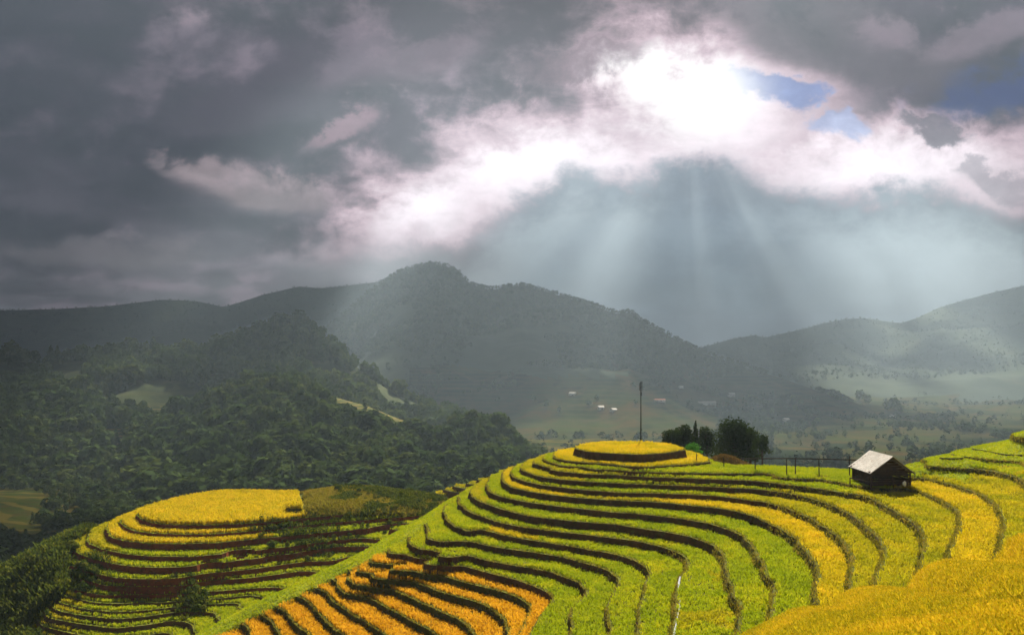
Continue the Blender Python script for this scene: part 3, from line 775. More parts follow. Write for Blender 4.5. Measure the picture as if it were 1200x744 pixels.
def paint(name, mat, test):
    o = bpy.data.objects[name]; me = o.data; me.materials.append(mat)
    c = np.empty(len(me.polygons)*3); me.polygons.foreach_get('center', c); c = c.reshape(-1, 3)
    px, py = proj(c[:, 0], c[:, 1], c[:, 2]); me.polygons.foreach_set('material_index', test(px, py, c).astype(np.int32)); me.update()
M['low_fields'] = rough_mat('low_terrace_fields', [(.022, .034, .006), (.042, .048, .008), (.05, .03, .009), (.012, .02, .005)], (.03, .1), 1.0, .3, 1, spec=0.0,
                          stripes=(3.0, (.085, .068, .012), .8))
M['clearing'] = rough_mat('hill_fields', [(.06, .075, .015), (.10, .105, .018), (.10, .065, .02), (.04, .055, .013)], (.03, .12), .95, .3, 1,
                          stripes=(3.2, (.15, .12, .025), .8))
paint('valley_ground', M['low_fields'], lambda px, py, c: (c[:, 1] > 140) & (((px < 95) & (py > 558) & (py < 642)) | ((px > 150) & (px < 320) & (py > 566) & (py < 600)) | ((px > 585) & (px < 720) & (py > 485) & (py < 550))))
paint('mountain', M['valley'], lambda px, py, c: (c[:, 2] < -5+25*fbm(c[:, 0], c[:, 1], 160, 3, 161)) & (px > 480))
paint('forest_spur', M['clearing'], lambda px, py, c: (py-np.interp(px, [a for a, b in SPURF], [b for a, b in SPURF]) < np.interp(px, [375, 400, 470, 530], [16, 34, 30, 18])) & (px > 370) & (px < 535))
paint('forest_hill', M['clearing'], lambda px, py, c: (np.hypot((px-140)/28, (py-512)/10) < 1) | (np.hypot((px-190)/24, (py-484)/8) < 1))
def base_tree(kind, nq, seed):
    r = np.random.default_rng(seed); V = []; 
    for i in range(nq):
        if kind in ('broad', 'bush'):
            a = r.uniform(0, 2*np.pi); cz = r.uniform(-1, 1); rr = (1-cz*cz)**.5*r.uniform(.55, 1.0)
            c = np.array([rr*np.cos(a)*.42, rr*np.sin(a)*.42, .58+cz*.42]); sz = r.uniform(.04, .09) if kind == 'bush' else r.uniform(.07, .14) if nq > 30 else r.uniform(.12, .22)
        else:
            t = r.uniform(0, 1)**.8; a = r.uniform(0, 2*np.pi); rr = (1-t)*.26*r.uniform(.6, 1)
            c = np.array([rr*np.cos(a), rr*np.sin(a), .1+t*.9]); sz = r.uniform(.07, .13)*(1.2-t*.6)
        n = c-np.array([0, 0, .5]); n = n/np.linalg.norm(n)+r.normal(0, .5, 3); n /= np.linalg.norm(n)
        b = np.cross(n, r.normal(0, 1, 3)); b /= np.linalg.norm(b); t2 = np.cross(n, b)
        V.append([c+b*sz+t2*sz*.4, c-b*sz*.3+t2*sz, c-b*sz-t2*sz*.3, c+b*sz*.4-t2*sz])
    return np.array(V)
TREES = [base_tree('broad', 95, 1), base_tree('broad', 85, 2), base_tree('broad', 105, 3), base_tree('conifer', 60, 4), base_tree('conifer', 50, 5)]
TREES_LO = [base_tree('broad', 18, 6), base_tree('broad', 14, 7), base_tree('conifer', 16, 8)]
for arr in TREES_LO: arr -= 0
def forest(name, pts, hgt, protos, mat, label, tone):
    allV = []; allT = []; n = len(pts); which = RNG.integers(0, len(protos), n)
    for w, pr in enumerate(protos):
        p = pts[which == w]; h = hgt[which == w]; tn = tone[which == w]; m = len(p)
        if not m: continue
        a = RNG.uniform(0, 2*np.pi, m); ca, sa = np.cos(a)[:, None, None], np.sin(a)[:, None, None]
        wd = (h*RNG.uniform(.8, 1.35, m))[:, None, None]
        x = pr[None, ..., 0]; y = pr[None, ..., 1]; z = pr[None, ..., 2]
        V = np.stack([(x*ca-y*sa)*wd+p[:, 0, None, None], (x*sa+y*ca)*wd+p[:, 1, None, None], z*h[:, None, None]+p[:, 2, None, None]-.06*h[:, None, None]], -1)
        allV.append(V.reshape(-1, 4, 3)); allT.append(np.clip(np.repeat(tn, pr.shape[0])+RNG.normal(0, .12, m*pr.shape[0]), 0, 1))
    me = quad_mesh(name, np.concatenate(allV), np.concatenate(allT))
    o = link(name, me, mat); tag(o, label, 'forest', kind='stuff'); return o
def hill_pts(name, n, tmin, tmax, pxr=(-200, 1400), clear=None):
    X, Y, Z, T = HILLS[name]; nu, nt = X.shape
    js = np.where((T >= tmin) & (T <= tmax))[0]; j0, j1 = js[0], js[-1]
    fi = RNG.uniform(0, nu-1.001, n); fj = RNG.uniform(j0, j1-.001, n)
    i = fi.astype(int); j = fj.astype(int); u = fi-i; v = fj-j
    g = lambda A_: (A_[i, j]*(1-u)+A_[i+1, j]*u)*(1-v)+(A_[i, j+1]*(1-u)+A_[i+1, j+1]*u)*v
    p = np.c_[g(X), g(Y), g(Z)]
    px, py = proj(p[:, 0], p[:, 1], p[:, 2])
    ok = (px > pxr[0]) & (px < pxr[1])
    if clear is not None: ok &= ~clear(p, px, py)
    return p[ok]
def clear1(p, px, py):
    c = fbm(p[:, 0], p[:, 1], 60, 3, 91) > .34
    c |= (np.hypot((px-140)/28, (py-512)/10) < 1) | (np.hypot((px-190)/24, (py-484)/8) < 1)
    return c & (py > 425)
pf = hill_pts('forest_hill', 9500, -.15, .95, (-120, 640), clear1)
def clear2(p, px, py):
    top = np.interp(px, [a for a, b in SPURF], [b for a, b in SPURF])
    c = (py-top < np.interp(px, [375, 400, 470, 530], [14, 30, 27, 16])) & (px > 375) & (px < 530)
    return c | (fbm(p[:, 0], p[:, 1], 50, 3, 92) > .42)
ps = hill_pts('forest_spur', 5200, -.1, .98, (130, 640), clear2)
pts = np.r_[pf, ps]
def left_pts(n):
    d = RNG.uniform(135, 520, n); u = RNG.uniform(-.80, -.12, n); x = u*d; px = CX+F*u
    i = np.clip(np.searchsorted(us, u)-1, 0, len(us)-2); j = np.clip(np.searchsorted(ds, d)-1, 0, len(ds)-2)
    z = GZ[i, j]; py = HY-F*z/d
    ok = ~((px < 48+fbm(x, d, 30, 2, 151)*40) & (py > 574) & (py < 628)) & ~((px > 160) & (px < 300) & (py > 572) & (py < 596)) & (fbm(x, d, 40, 3, 152) > -.35)
    return np.c_[x, d, z][ok]
plf = left_pts(5200)
NL = len(plf); pts = np.r_[pts, plf]
forest('forest', pts, RNG.uniform(5, 13, len(pts))*np.where(RNG.random(len(pts)) < .12, 1.4, 1)*np.where(np.arange(len(pts)) >= len(pts)-NL, .42, 1), TREES, M['forest'], 'dense dark forest covering the low hills on the left', RNG.uniform(0, 1, len(pts)))
HP = [(828, 474), (857, 464), (671, 463), (704, 479), (719, 482), (773, 470), (921, 493), (1046, 489), (798, 455)]
def lowclear(p, px, py):
    c = (py > 428+fbm(px, py, 60, 2, 171)*18) & (fbm(p[:, 0], p[:, 1], 90, 3, 172) > -.08) & (px > 520)
    for hx, hy in HP: c |= (np.abs(px-hx) < 15) & (py > hy-5) & (py < hy+9)
    return c
def floor_pts(n):
    d = RNG.uniform(350, 1900, n); u = RNG.uniform(-.05, .72, n); x = u*d
    ok = (fbm(x, d, 110, 3, 141) > .24) | (RNG.random(n) < .07)
    x, d, u = x[ok], d[ok], u[ok]
    i = np.clip(np.searchsorted(us, u)-1, 0, len(us)-2); j = np.clip(np.searchsorted(ds, d)-1, 0, len(ds)-2)
    z = np.maximum(np.maximum(GZ[i, j], GZ[i+1, j]), np.maximum(GZ[i, j+1], GZ[i+1, j+1]))*.5+GZ[i, j]*.5
    return np.c_[x, d, z]
pm = np.r_[floor_pts(15000),
           hill_pts('mountain', 15000, -.02, .6, (330, 1000), lambda p, px, py: (fbm(p[:, 0], p[:, 1], 200, 3, 95) > .22) & (py > 360) | lowclear(p, px, py)),
           hill_pts('mountain', 900, -.02, .03, (380, 900)),
           hill_pts('mountain', 2500, .5, .98, (420, 1000), lambda p, px, py: (fbm(p[:, 0], p[:, 1], 130, 3, 96) > -.05) | lowclear(p, px, py)),
           hill_pts('left_mountain', 4500, -.02, .4, (-60, 480)), hill_pts('right_mountain', 8000, -.02, .75, (800, 1240))]
forest('far_forest', pm, RNG.uniform(5, 10, len(pm))*np.where(pm[:, 1] > 2050, .62, 1), TREES_LO, M['farforest'], 'far thin forest covering the mountains behind the valley', RNG.uniform(0, 1, len(pm)))

# ------------------------------------------------------------------ rice and grass
def put(name, parts, mat, label, cat='rice'):
    V = np.concatenate([p[0] for p in parts if len(p[0])]); T = np.concatenate([p[1] for p in parts if len(p[0])])
    o = link(name, quad_mesh(name, V, T), mat); tag(o, label, cat, kind='stuff'); return o
RICE = {c: [] for c in ('green', 'yellow', 'olive', 'orange', 'gold')}
lvA = A.lv; keyA = np.array(sorted(ZA.keys(), reverse=True))   # A.lv ascending <-> level index descending
x, y, z, k, w = A.scatter(480000)
px, py = proj(x, y, z)
vis = (px > -30) & (px < 1235) & (py < 775) & (y > 26) & (y < 93)
x, y, z, k, w, px, py = (a[vis] for a in (x, y, z, k, w, px, py))
lev = np.where(k >= 0, keyA[np.clip(k, 0, None)], 99)
nz = fbm(x, y, 3.5, 3, 101)*18
c = np.full(len(x), 'green', dtype=object)
onspur = w < .5
pxn = px+nz
c[(lev == 0) & (px < 900)] = 'yellow'
c[(lev == 1) & (px < 850)] = 'yellow'
c[(lev == 3) & (pxn < 740)] = 'olive'; c[(lev == 4) & (pxn < 690)] = 'olive'
c[(lev == 4) & (pxn > 900)] = 'olive'; c[(lev == 3) & (pxn > 1010)] = 'olive'
c[(lev == 5) & (pxn > 850)] = 'olive'
c[(lev == 6) & (pxn < 665)] = 'yellow'; c[(lev == 6) & (pxn > 770)] = 'yellow'; c[(lev == 6) & (pxn >= 665) & (pxn <= 770)] = 'olive'
c[(lev == 10) & (pxn < 635) & (pxn > 567)] = 'yellow'
c[(lev == 8) & (pxn < 572)] = 'olive'
c[(lev == 9) & (px > 795) & (nz > 4)] = 'olive'
c[(lev >= 14) & (lev < 30) & ~onspur] = 'orange'
c[(lev == 2) & (px > 1045)] = 'yellow'; c[(lev == 1) & (px > 1080)] = 'olive'
c[(lev == 0) & (px > 1000) & (nz > -6)] = 'olive'; c[(lev <= -1) & (px > 1100) & (py > 546)] = 'yellow'
c[(lev <= -2) & (nz > -3)] = 'olive'; c[(lev <= -3)] = 'yellow'
c[onspur] = 'green'
for cc in ('green', 'yellow', 'olive', 'orange'):
    m = (c == cc) & ~onspur
    hh = (.18, .29) if cc != 'orange' else (.26, .38)
    cl = 1+(.18 if cc == 'orange' else .38)*fbm(x[m], y[m], .9, 3, 191)+.25*fbm(x[m], y[m], 4.0, 2, 192)      # clumps and thin spots
    tn = np.clip(.5+.65*fbm(x[m], y[m], 1.6, 3, 193)+RNG.normal(0, .16, m.sum()), 0, 1)
    ok = cl > .58
    RICE[cc].append(blades(x[m][ok], y[m][ok], z[m][ok], 4, (hh[0]*cl)[ok], (hh[1]*cl)[ok], .045, .06, .6, tn[ok]))
m = onspur & (RNG.random(len(x)) < .8)
GR = [blades(x[m], y[m], z[m], 4, .07, .15, .045, .08, .8)]
# knoll crops
x, y, z, k, w = Bt.scatter(230000, .3, .2)
px, py = proj(x, y, z)
keyB = np.array(sorted([k_ for k_ in ZB if k_ not in (6, 8)], reverse=True)); lev = np.where(k >= 0, keyB[np.clip(k, 0, None)], 99)
vis = (px > -20) & (px < 560) & (py < 770)
FIELD = [(157,604),(160,597),(175,590),(230,580),(290,574),(347,573),(352,590),(359,607),(300,615),(240,619),(180,617)]
def inpoly(px, py, pl):
    r = np.zeros(len(px), bool)
    for (x0, y0), (x1, y1) in zip(pl, pl[1:]+pl[:1]):
        r ^= ((y0 > py) != (y1 > py)) & (px < (x1-x0)*(py-y0)/(y1-y0+1e-9)+x0)
    return r
top = vis & (z > -20.4) & inpoly(px, py, FIELD) & (y < 119)
nzb = fbm(x, y, 5, 3, 111)
RICE['yellow'].append(blades(x[top], y[top], z[top], 5, .5, .75, .07, .08, .4))
m = vis & (lev >= 1) & (lev <= 4) & (w > .5) & (px < np.where(lev >= 3, 140, 320))
RICE['yellow'].append(blades(x[m & (lev < 3)], y[m & (lev < 3)], z[m & (lev < 3)], 5, .35, .5, .07, .08, .4))
RICE['olive'].append(blades(x[m & (lev >= 3)], y[m & (lev >= 3)], z[m & (lev >= 3)], 5, .3, .45, .07, .08, .4))
m2 = vis & (lev >= 1) & (w > .5) & ~m & (lev < 40)
ol = m2 & (lev >= 10) & (px < 110+nzb*60)
RICE['olive'].append(blades(x[ol], y[ol], z[ol], 5, .25, .4, .07, .08, .4))
gg = m2 & ~ol
RICE['green'].append(blades(x[gg], y[gg], z[gg], 5, .22, .36, .07, .08, .4))
m3 = vis & (w <= .5) & ~top & (px < 330)
SCR = []
# scrubby back of the knoll
m4 = vis & (w <= .5) & (px > 352) & ~top & (y < 124)
dry = m4 & (px < 400+nzb*25)
DRY = [blades(x[dry], y[dry], z[dry], 5, .2, .45, .07, .15, .7)]
m4 &= ~dry
nb = fbm(x, y, 3.0, 3, 121)
DRY.append(blades(x[m4 & (nb > -.08)], y[m4 & (nb > -.08)], z[m4 & (nb > -.08)], 5, .15, .4, .08, .2, .7))
SCR.append(blades(x[m4 & (nb <= -.08)], y[m4 & (nb <= -.08)], z[m4 & (nb <= -.08)], 6, .2, .5, .12, .25, .8))
left = m3 & ((px < 110) | (z < -24))
SCR.append(blades(x[left], y[left], z[left], 7, .5, 1.3, .18, .3, .8))
GR.append(blades(x[m3 & ~left], y[m3 & ~left], z[m3 & ~left], 4, .2, .4, .07, .1, .6))
# banks: weeds on the risers, short grass fringe along the lips
def bank_weeds(T, dens_fn, hr, wd, fringe=None):
    L = T.lips; out = []; fr = []
    ln = np.hypot(L[:, 2]-L[:, 0], L[:, 3]-L[:, 1])
    cx, cy = (L[:, 0]+L[:, 2])/2, (L[:, 1]+L[:, 3])/2
    px, py = proj(cx, cy, L[:, 4]); vis = (px > -20) & (px < 1230) & (py < 770)
    dens = dens_fn(px, py, L[:, 4])
    vis &= np.abs(L[:, 5]) > .22
    cnt = RNG.poisson(np.where(vis, ln*dens, 0))
    i = np.repeat(np.arange(len(L)), cnt); t = RNG.random(len(i)); v = RNG.random(len(i))**.8
    x = L[i, 0]+(L[i, 2]-L[i, 0])*t + L[i, 6]*(.02+.17*v); y = L[i, 1]+(L[i, 3]-L[i, 1])*t+L[i, 7]*(.02+.17*v)
    z = L[i, 4]+L[i, 5]*(.2+v*.75)
    out = blades(x, y, z, 3, hr[0], hr[1], wd, .05, .8)
    cnt = RNG.poisson(np.where(vis, ln*fringe, 0)); i = np.repeat(np.arange(len(L)), cnt); t = RNG.random(len(i))
    q = RNG.uniform(-.14, .05, len(i))
    fr = blades(L[i, 0]+(L[i, 2]-L[i, 0])*t+L[i, 6]*q, L[i, 1]+(L[i, 3]-L[i, 1])*t+L[i, 7]*q, L[i, 4], 3, .06, .17, wd*.7, .05, 1.0)
    return out, fr
def dA(px, py, h):
    d = np.where((h < -ZA[14]+.1) & (px < 650), 12., 2.)
    d = np.where((px > 860) | ((px > 700) & (py > 660)), 11., d)
    return d*(.5+.9*(fbm(px, py, 14, 2, 77) > -.1))
wd_, fr_ = bank_weeds(A, dA, (.06, .18), .05, 9)
WEED = [wd_]; DRY.append(fr_)
wd_, fr_ = bank_weeds(A, lambda px, py, h: np.where((px > 900) | ((px > 780) & (py > 640)), 16., 0.), (.08, .24), .055, 0)
DRY.append(wd_)
wd_, fr_ = bank_weeds(Bt, lambda px, py, h: np.where(fbm(px, py, 30, 2, 78) > .0, 4., .7), (.1, .25), .07, 3)
WEED.append(wd_); GR.append(fr_)
# overgrown dark patches on the knoll's banks
for cx0, cy0, rx, ry, zz, n in ((350, 620, 60, 6, 21.0, 420), (228, 684, 16, 6, 24.3, 130), (60, 668, 26, 13, 25.5, 500), (100, 668, 22, 9, 24, 260), (30, 700, 40, 30, 28, 900), (110, 660, 10, 6, 23.5, 80), (10, 660, 30, 20, 27, 300)):
    qx = RNG.normal(cx0, rx*.5, n); qy = RNG.normal(cy0, ry*.5, n)
    wx, wy = un(qx, qy, zz); hh_ = Bt.bil(Bt.H, wx, wy); zq_ = Bt.zq(hh_, Bt.bil(Bt.W, wx, wy))
    SCR.append(blades(wx, wy, zq_, 8, .25, .7, .13, .2, .8))
q_ = 700; yx = RNG.uniform(5, 42, q_); yy_ = RNG.uniform(660, 694, q_); okp = np.abs((yy_-690)+(yx-8)*.72) < 6+yx*.06
wx, wy = un(yx[okp], yy_[okp], 26.3); RICE['yellow'].append(blades(wx, wy, Bt.zq(Bt.bil(Bt.H, wx, wy), 0)+.25, 5, .4, .7, .1, .1, .4))
# golden slope
n = 330000
fi = RNG.uniform(0, GH.shape[0]-1.001, n); fj = 2.2+(GH.shape[1]-4)*.9*RNG.random(n)
i = fi.astype(int); j = fj.astype(int); u = (fi-i)[:, None]; v = (fj-j)[:, None]
p = (GH[i, j]*(1-u)+GH[i+1, j]*u)*(1-v)+(GH[i, j+1]*(1-u)+GH[i+1, j+1]*u)*v
px, py = proj(p[:, 0], p[:, 1], p[:, 2]); ok = (px > 800) & (px < 1225) & (py < 790)
p = p[ok]
RICE['gold'].append(blades(p[:, 0], p[:, 1], p[:, 2], 4, .12, .24, .026, .06, .7))
put('green_rice', RICE['green'], M['green'], 'bright green rice standing on the terrace steps')
put('ripening_rice', RICE['olive'], M['olive'], 'yellow green half ripe rice on the terrace steps')
put('yellow_rice', RICE['yellow'], M['yellow'], 'ripe yellow rice on the round hilltop and curved strips')
put('orange_rice', RICE['orange'], M['orange'], 'orange ripe rice in rows at the lower left of the main hillside')
put('golden_rice', RICE['gold'], M['gold'], 'golden rice covering the sloping right foreground')
put('grass', GR, M['green'], 'short green grass along the spur of the hillside', 'grass')
put('dry_grass', DRY, M['drygrass'], 'yellowish dry grass on the terrace lips and knoll back', 'grass')
put('weeds', WEED, M['weed'], 'dark weeds growing on the terrace banks', 'weeds')
put('scrub', SCR, M['scrub'], 'dark green scrub on the banks of the left knoll', 'scrub')

# white water running down beside a bank
wl = [(797,675),(795.5,683),(795,692),(797,702),(796.5,712),(794,722),(792,733),(789,748)]
L = []; R = []
for q, (a, b) in enumerate(wl):
    xx, yy = un(a, b, ZA[9]-.1); ww = .04+.025*math.sin(q*2.1)
    L.append((xx-ww, yy, -ZA[9]+.1)); R.append((xx+ww, yy, -ZA[9]+.1))
vs = L+R; nn = len(L)
me = poly_mesh('water', vs+[(a, b, c_-.5) for a, b, c_ in vs], [[i, i+1, nn+i+1, nn+i] for i in range(nn-1)])
tag(link('water', me, M['water']), 'thin white thread of water running along a terrace bank', 'water', kind='structure')

# ------------------------------------------------------------------ small terraces falling away behind
def small_ridge(name, pl, zs, across, label, rice, stepz=.75, wdt=9):
    """a narrow terraced ridge running away; pl pixels with depth zs below camera"""
    Pp = []; Vv = []
    for (px_, py_), z_ in zip(pl, zs):
        x_, d_ = un(px_, py_, z_)
        for s_ in (-1, 0, 1):
            Pp.append((x_+across[0]*s_*wdt, d_+across[1]*s_*wdt)); Vv.append(-z_-abs(s_)*wdt*(.28 if s_ < 0 else .5))
            Pp.append((x_+across[0]*s_*wdt*.4, d_+across[1]*s_*wdt*.4)); Vv.append(-z_-abs(s_)*wdt*.4*.12)
    h = TPS(Pp, Vv, .05)
    lnw = [un(q[0], q[1], z_) for q, z_ in zip(pl, zs)]
    Pp = np.array(Pp); x0, y0 = Pp.min(0)-4; x1, y1 = Pp.max(0)+4
    lo, hi = min(Vv), max(Vv)
    T = Terrace(lambda X, Y: h(X, Y)+fbm(X, Y, 4, 3, 12)*.12, lambda X, Y, H: np.ones_like(H), (x0, x1), (y0, y1), .7,
                np.arange(lo-2, hi+3, stepz), lambda X, Y, H: (dist_poly(X, Y, lnw) < wdt*1.1) & (H > lo-6) & (H < hi+.05))
    o = T.build(name, [M['flat'], M['grass'], M['soil']], lambda x, y, h_: 2, .3)
    tag(o, label, 'hillside', kind='structure')
    x, y, z, k, w = T.scatter(16000, .3, .25)
    RICE2.append((rice, blades(x, y, z, 4, .25, .45, .1, .1, .4)))
RICE2 = []
small_ridge('terraced_shoulder', [(600, 551), (575, 559), (550, 566), (525, 574), (500, 582), (475, 590)], [17.2, 18.6, 19.9, 21.3, 22.8, 24.5], (-.55, .8), 'small terraces falling away behind the main hillside', 'olive', .7, 8)
small_ridge('terraced_flank', [(165, 595), (145, 603), (120, 616), (95, 631), (70, 646), (45, 662)], [20.3, 21.8, 24.2, 26.8, 29.6, 33], (-.5, .85), 'small terraces stepping down behind the left knoll', 'olive', .7, 7)
put('far_rice', [b for r, b in RICE2], M['olive'], 'yellow green rice on the small terraces behind the hill and knoll')

# low bushes on the knoll's back and on the slope to its left
def bushes(spec):
    P_ = []; H_ = []
    for (x0, y0, x1, y1, zz, n, h0, h1) in spec:
        qx = RNG.uniform(x0, x1, n); qy = RNG.uniform(y0, y1, n); wx, wy = un(qx, qy, zz)
        hh_ = Bt.bil(Bt.H, wx, wy); zq_ = Bt.zq(hh_, Bt.bil(Bt.W, wx, wy))
        k_ = (fbm(wx, wy, 4, 2, 181) > -.15); P_.append(np.c_[wx, wy, zq_][k_]); H_.append(RNG.uniform(h0, h1, k_.sum()))
    P_ = np.concatenate(P_); H_ = np.concatenate(H_)
    return P_, H_
bp, bh = bushes([(405, 572, 520, 600, 19.4, 210, .3, .75), (360, 574, 400, 582, 19.3, 40, .4, .8), (305, 618, 420, 630, 21.2, 70, .35, .8), (-20, 662, 62, 715, 27.0, 420, .5, 1.5), (-20, 712, 36, 752, 28.0, 160, .5, 1.3), (55, 664, 100, 690, 24.9, 90, .4, 1.0),
                 (30, 652, 90, 672, 25.5, 60, .6, 1.2), (215, 676, 245, 690, 24.4, 18, .5, 1.0)])
M['bushes'] = leaf_mat('bush_leaves', (.05, .08, .014), (.10, .135, .02), (.20, .20, .035), .3, .2)
forest('bushes', bp, bh, [base_tree('bush', 260, 21), base_tree('bush', 220, 22), base_tree('bush', 300, 23)], M['bushes'], 'low green bushes on the knoll and the slope left of it', RNG.uniform(0, 1, len(bp)))

# ------------------------------------------------------------------ trees beside the hilltop
def crown_mesh(blobs, nleaf, size, seed):
    r = np.random.default_rng(seed); V = []; T = []
    tot = sum(b[3]*b[4] for b in blobs)
    for (bx, by, bz, rx, rz) in blobs:
        m = int(nleaf*rx*rz/tot)
        a = r.uniform(0, 2*np.pi, m); cz = r.uniform(-1, 1, m); q = np.sqrt(1-cz*cz); rad = r.uniform(.35, 1., m)**.5
        lump = 1+.22*np.sin(a*3+bx*9)*np.cos(cz*4+bz*5)
        c = np.c_[bx+np.cos(a)*q*rx*rad*lump, by+np.sin(a)*q*rx*rad*lump, bz+cz*rz*rad*lump]
        n = r.normal(0, 1, (m, 3)); n /= np.linalg.norm(n, axis=1)[:, None]
        b = np.cross(n, r.normal(0, 1, (m, 3))); b /= np.linalg.norm(b, axis=1)[:, None]; t = np.cross(n, b)
        s = (size*r.uniform(.5, 1.3, m))[:, None]
        V.append(np.stack([c+b*s, c+t*s*.5, c-b*s, c-t*s*.5], 1)); T.append(np.clip(r.uniform(0, 1)*.5+r.uniform(0, .5, m), 0, 1))
    return quad_mesh('crown', np.concatenate(V), np.concatenate(T))
def limb_tree(name, base, top, label, cat, blobs, nleaf, size, seed, mat, trunk_r, group=None):
    t = empty(name, base, 0, label, cat, group)
    mb = MB(); r = random.Random(seed)
    H_ = top
    mb.tube([(0, 0, -.3), (.05, 0, H_*.25), (-.04, .05, H_*.55), (.02, 0, H_*.85)], [trunk_r*1.3, trunk_r, trunk_r*.7, trunk_r*.25], 8)
    for (bx, by, bz, rx, rz) in blobs:
        z0 = min(bz*.6, H_*.5)
        mb.tube([(0, 0, z0), (bx*.5, by*.5, (z0+bz)/2), (bx, by, bz)], [trunk_r*.5, trunk_r*.35, trunk_r*.15], 6)
    mb.build('trunk', M['bark'], t)
    link('crown', crown_mesh(blobs, nleaf, size, seed), mat, t)
    return t
def lumps(w, h, z0, n, seed, cone=False):
    r = random.Random(seed); out = []
    for i in range(n):
        f = (i+.5)/n; ang = i*2.4
        rr = w/2*(.75*(1-f*.6) if not cone else .8*(1-f))*r.uniform(.3, .9)
        out.append((math.cos(ang)*rr, math.sin(ang)*rr, z0+(h-z0)*(.15+.78*f), w*(.27 if not cone else .25*(1.1-f))*r.uniform(.8, 1.2), (h-z0)*(.2 if not cone else .14)*r.uniform(.8, 1.2)))
    return out
def tree_at(name, px, pbase, ptop, wpx, d, label, n, leaf, nleaf, seed, mat, trunk_r, z0f=.12, cone=False, group='trees beside the hilltop'):
    b = atd(px, pbase, d); h = (pbase-ptop)/F*d; w = wpx/F*d
    return limb_tree(name, b, h, label, 'tree', lumps(w, h, h*z0f, n, seed, cone), nleaf, leaf, seed, mat, trunk_r, group)
tree_at('tree', 788, 536, 505, 32, 93, 'low dark bushy tree at the left end of the hilltop clump', 11, .17, 2600, 3, M['darkleaf'], .14)
tree_at('tree', 801, 536, 501, 30, 94, 'dark rounded tree second from the left in the hilltop clump', 11, .17, 2600, 4, M['darkleaf'], .14)
tree_at('conifer_tree', 815, 538, 491, 17, 95, 'slim dark conifer spike between the rounded hilltop trees', 9, .15, 1500, 5, M['darkleaf'], .1, .05, True)
tree_at('tree', 828, 540, 502, 26, 96, 'small dark tree just left of the biggest hilltop tree', 10, .17, 2000, 6, M['darkleaf'], .12)
tree_at('tree', 860, 545, 494, 54, 92, 'biggest dark dense tree of the hilltop clump', 20, .17, 6000, 7, M['darkleaf'], .22, .08)
tree_at('tree', 879, 546, 504, 30, 90, 'dark tree leaning against the right of the biggest tree', 12, .17, 2600, 8, M['darkleaf'], .13, .1)
tree_at('pine_tree', 893, 548, 511, 26, 86, 'thin open pine with a bare trunk at the right end of the clump', 9, .13, 1100, 9, M['darkleaf'], .09, .42)
# bright bush and the dry mound
b = atd(811, 534, 84)
t = empty('bush', b, 0, 'bright green round bush beside the golden hilltop', 'bush')
mb = MB(); mb.tube([(0, 0, -.3), (0, 0, .6)], [.06, .03]); mb.build('trunk', M['bark'], t)
link('crown', crown_mesh(lumps(2.3, 1.35, .2, 9, 15), 1500, .09, 15), M['bushleaf'], t)
def mound():
    c = atd(852, 543, 83); n, m = 40, 18; V = []; Fc = []
    for i in range(n):
        for j in range(m):
            a = 2*math.pi*i/n; r = j/(m-1)
            xx = math.cos(a)*r*3.4; yy = math.sin(a)*r*2.4
            zz = 1.15*(math.cos(r*math.pi)+1)/2-.35 + float(fbm(np.array([xx]), np.array([yy]), .8, 3, 4)[0])*.12 + .25*math.cos(a)*(-r)*(1-r)*2
            V.append((c[0]+xx, c[1]+yy, c[2]+zz))
    for i in range(n):
        for j in range(m-1):
            Fc.append([i*m+j, ((i+1) % n)*m+j, ((i+1) % n)*m+j+1, i*m+j+1])
    M['mound'] = rough_mat('dry_mound', [(.14, .09, .025), (.19, .12, .03), (.10, .085, .025)], (1.2, 6), .95, .5, 10)
    tag(link('earth_mound', poly_mesh('earth_mound', V, Fc, True), M['mound']), 'dry brown mound below the dark trees', 'mound', kind='structure')
    q = np.array(V); q = q[RNG.integers(0, len(q), 1200)]+RNG.normal(0, .08, (1200, 3))*[1, 1, 0]
    return blades(q[:, 0], q[:, 1], q[:, 2], 5, .1, .24, .05, .08, .7)
M['browngrass'] = leaf_mat('brown_grass', (.10, .065, .02), (.16, .10, .03), (.22, .15, .05), .3, .8)
put('mound_grass', [mound()], M['browngrass'], 'short brown grass on the dry mound under the trees', 'grass')

# ------------------------------------------------------------------ aerial pole
pb = atd(751, 522, 85)
t = empty('antenna_mast', pb, 0, 'tall thin dark antenna mast rising behind the round golden hilltop', 'antenna')
hm = (522-447)/F*85
mb = MB(); mb.tube([(0, 0, -.8), (0, 0, hm*.5), (0, 0, hm)], [.075, .06, .045], 8); mb.build('mast', M['metal'], t)
for q in (-1, 1):
    mb = MB(); mb.tube([(q*.13, 0, hm-1.0), (q*.13, 0, hm-.05+.1*q)], .03, 6); mb.tube([(0, 0, hm-.7), (q*.13, 0, hm-.7)], .02, 6); mb.build('antenna_rod', M['metal'], t)
mb = MB(); mb.box((0, -.1, hm-1.35), (.16, .12, .4), bev=.015); mb.build('equipment_box', M['metal'], t)

